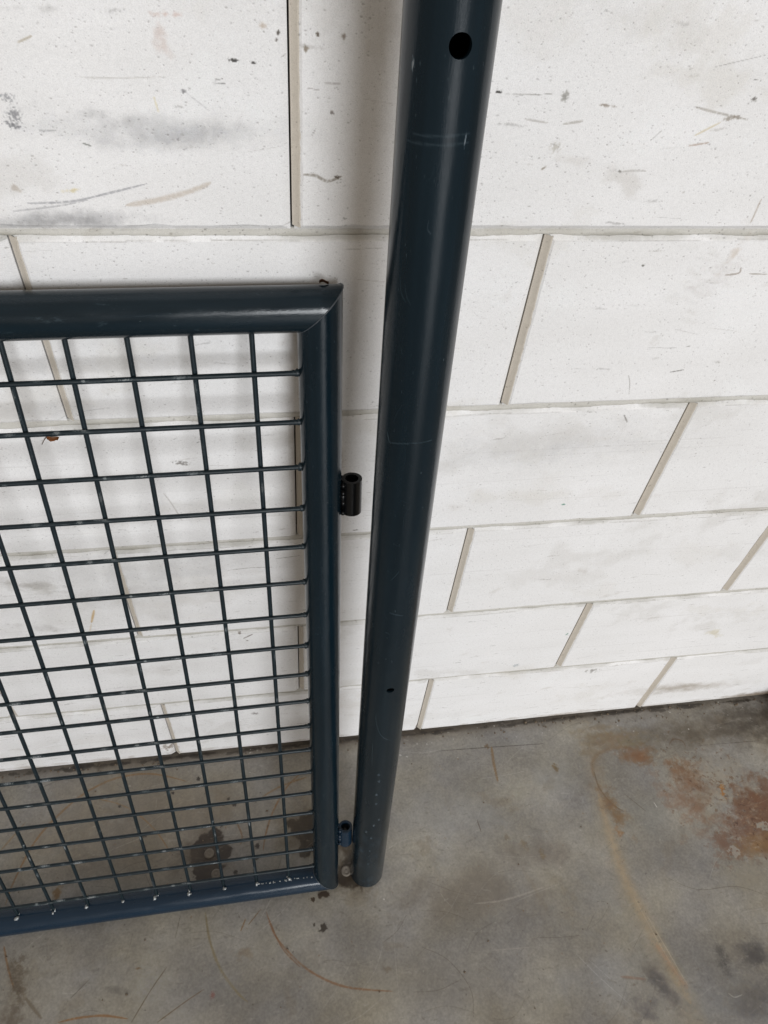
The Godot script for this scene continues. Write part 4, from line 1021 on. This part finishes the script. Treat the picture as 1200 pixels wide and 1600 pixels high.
func build_blocker():  # block added at the right edge to shade the corner
	var root := base_node("shade_blocker", Vector3(1.07, 0.0, 0.05))
	tag(root, "dark brown timber added against the foot of the wall to shade the corner at the right edge", "blocker")
	var st := start()
	var b := 0.003
	var hx := 0.1; var hy := 0.034; var hz := 0.046
	# a chamfered beam, its length along the wall
	var prof := [Vector2(-hy, -hz + b), Vector2(-hy, hz - b), Vector2(-hy + b, hz), Vector2(hy - b, hz), Vector2(hy, hz - b), Vector2(hy, -hz + b), Vector2(hy - b, -hz), Vector2(-hy + b, -hz)]
	for i in prof.size():
		var p: Vector2 = prof[i]; var q: Vector2 = prof[(i + 1) % prof.size()]
		var mid := (p + q) / 2
		var nn := Vector2((q - p).y, -(q - p).x).normalized()
		if nn.dot(mid) < 0: nn = -nn
		var n3 := Vector3(0, nn.x, nn.y)
		quad_facing(st, [Vector3(-hx, p.x + hy, p.y), Vector3(hx, p.x + hy, p.y), Vector3(hx, q.x + hy, q.y), Vector3(-hx, q.x + hy, q.y)], [n3, n3, n3, n3], [Vector2(0, 0), Vector2(1, 0), Vector2(1, 0.2), Vector2(0, 0.2)])
		for e in [-1.0, 1.0]:
			var ex := Vector3(e, 0, 0)
			tri_facing(st, [Vector3(hx * e, hy, 0), Vector3(hx * e, p.x + hy, p.y), Vector3(hx * e, q.x + hy, q.y)], [ex, ex, ex], [Vector2(0, 0), Vector2(0.1, 0), Vector2(0.1, 0.1)])
	obj("beam", st.commit(), plain(rgb(58, 46, 34), 0.85, 0.3), root)

# crumbs of mortar, sand and paint that lie along the foot of the wall
func build_grit():
	var st := start()
	for i in 240:
		var near := rng.randf() < 0.75
		var p := Vector3(rng.randf_range(-0.9, 1.1), 0.0, absf(rng.randfn(0.0, 0.012)) + 0.002 if near else rng.randf_range(0.0, 0.5))
		var k := rng.randf_range(0.0005, 0.0012) + (0.0012 * pow(rng.randf(), 3.0) if near else 0.0)
		lump(st, p + Vector3(0, k * 0.4, 0), Vector3(k * rng.randf_range(0.8, 1.8), 0, 0), Vector3(0, k, 0), Vector3(0, 0, k), 0.35)
	var o := obj("grit", st.commit(), plain(rgb(112, 100, 86), 0.9, 0.3))
	tag(o, "crumbs of mortar and sand scattered along the foot of the white wall", "grit")
	o.set_meta("kind", "stuff")

# ------------------------------------------------------------------
func _ready():
	rng.seed = 20240611
	var cam := Camera3D.new(); cam.name = "camera"
	cam.position = Vector3(0.0, 1.32243, 0.568)
	cam.rotation = Vector3(-0.8617254, -0.2308076, 0.119679)
	cam.fov = rad_to_deg(2.0 * atan(800.0 / 1174.745))
	cam.near = 0.02; cam.far = 200.0
	add_child(cam)
	cam.current = true

	var sky_m := ProceduralSkyMaterial.new()
	sky_m.sky_top_color = rgb(208, 195, 178)
	sky_m.sky_horizon_color = rgb(226, 213, 196)
	sky_m.sky_curve = 0.3
	sky_m.ground_bottom_color = rgb(120, 114, 106); sky_m.ground_horizon_color = rgb(150, 146, 140)
	sky_m.sun_angle_max = 0.0; sky_m.sun_curve = 0.1
	var sky := Sky.new(); sky.sky_material = sky_m
	var env := Environment.new()
	env.background_mode = Environment.BG_SKY; env.sky = sky
	env.background_energy_multiplier = 0.39
	env.tonemap_mode = Environment.TONE_MAPPER_LINEAR
	env.tonemap_exposure = 1.68
	env.sdfgi_enabled = true; env.ssao_enabled = true; env.ssil_enabled = true
	var we := WorldEnvironment.new(); we.name = "world"; we.environment = env
	add_child(we)

	var sun := DirectionalLight3D.new(); sun.name = "daylight"
	sun.light_energy = 0.5
	sun.light_color = Color(0.965, 0.975, 0.985)
	sun.light_angular_distance = 22.0
	sun.shadow_enabled = true
	add_child(sun)
	var az := deg_to_rad(13.0); var el := deg_to_rad(20.0)
	var toward := Vector3(sin(az) * cos(el), sin(el), cos(az) * cos(el))
	sun.look_at_from_position(toward * 5.0, Vector3.ZERO)

	build_wall()
	build_floor()
	build_pole()
	build_gate()
	build_leaf(Vector3(-0.2047, 0.7896, 0.004), Vector3(0.7, 0.1, 0.5).normalized(), Vector3(0.1, 0.75, 0.6).normalized(), 0.014, rgb(150, 92, 46), "small orange brown dried leaf caught on a wall joint behind the mesh", Vector3(-0.008, -0.011, 0.002))
	build_leaf(Vector3(0.0548, 0.9658, 0.0176), Vector3(1, 0.05, 0).normalized(), Vector3(0, -0.44, -0.9).normalized(), 0.008, rgb(84, 52, 28), "brown shred of dried leaf lying on the top corner of the gate", Vector3.ZERO)
	build_blocker()
	build_grit()
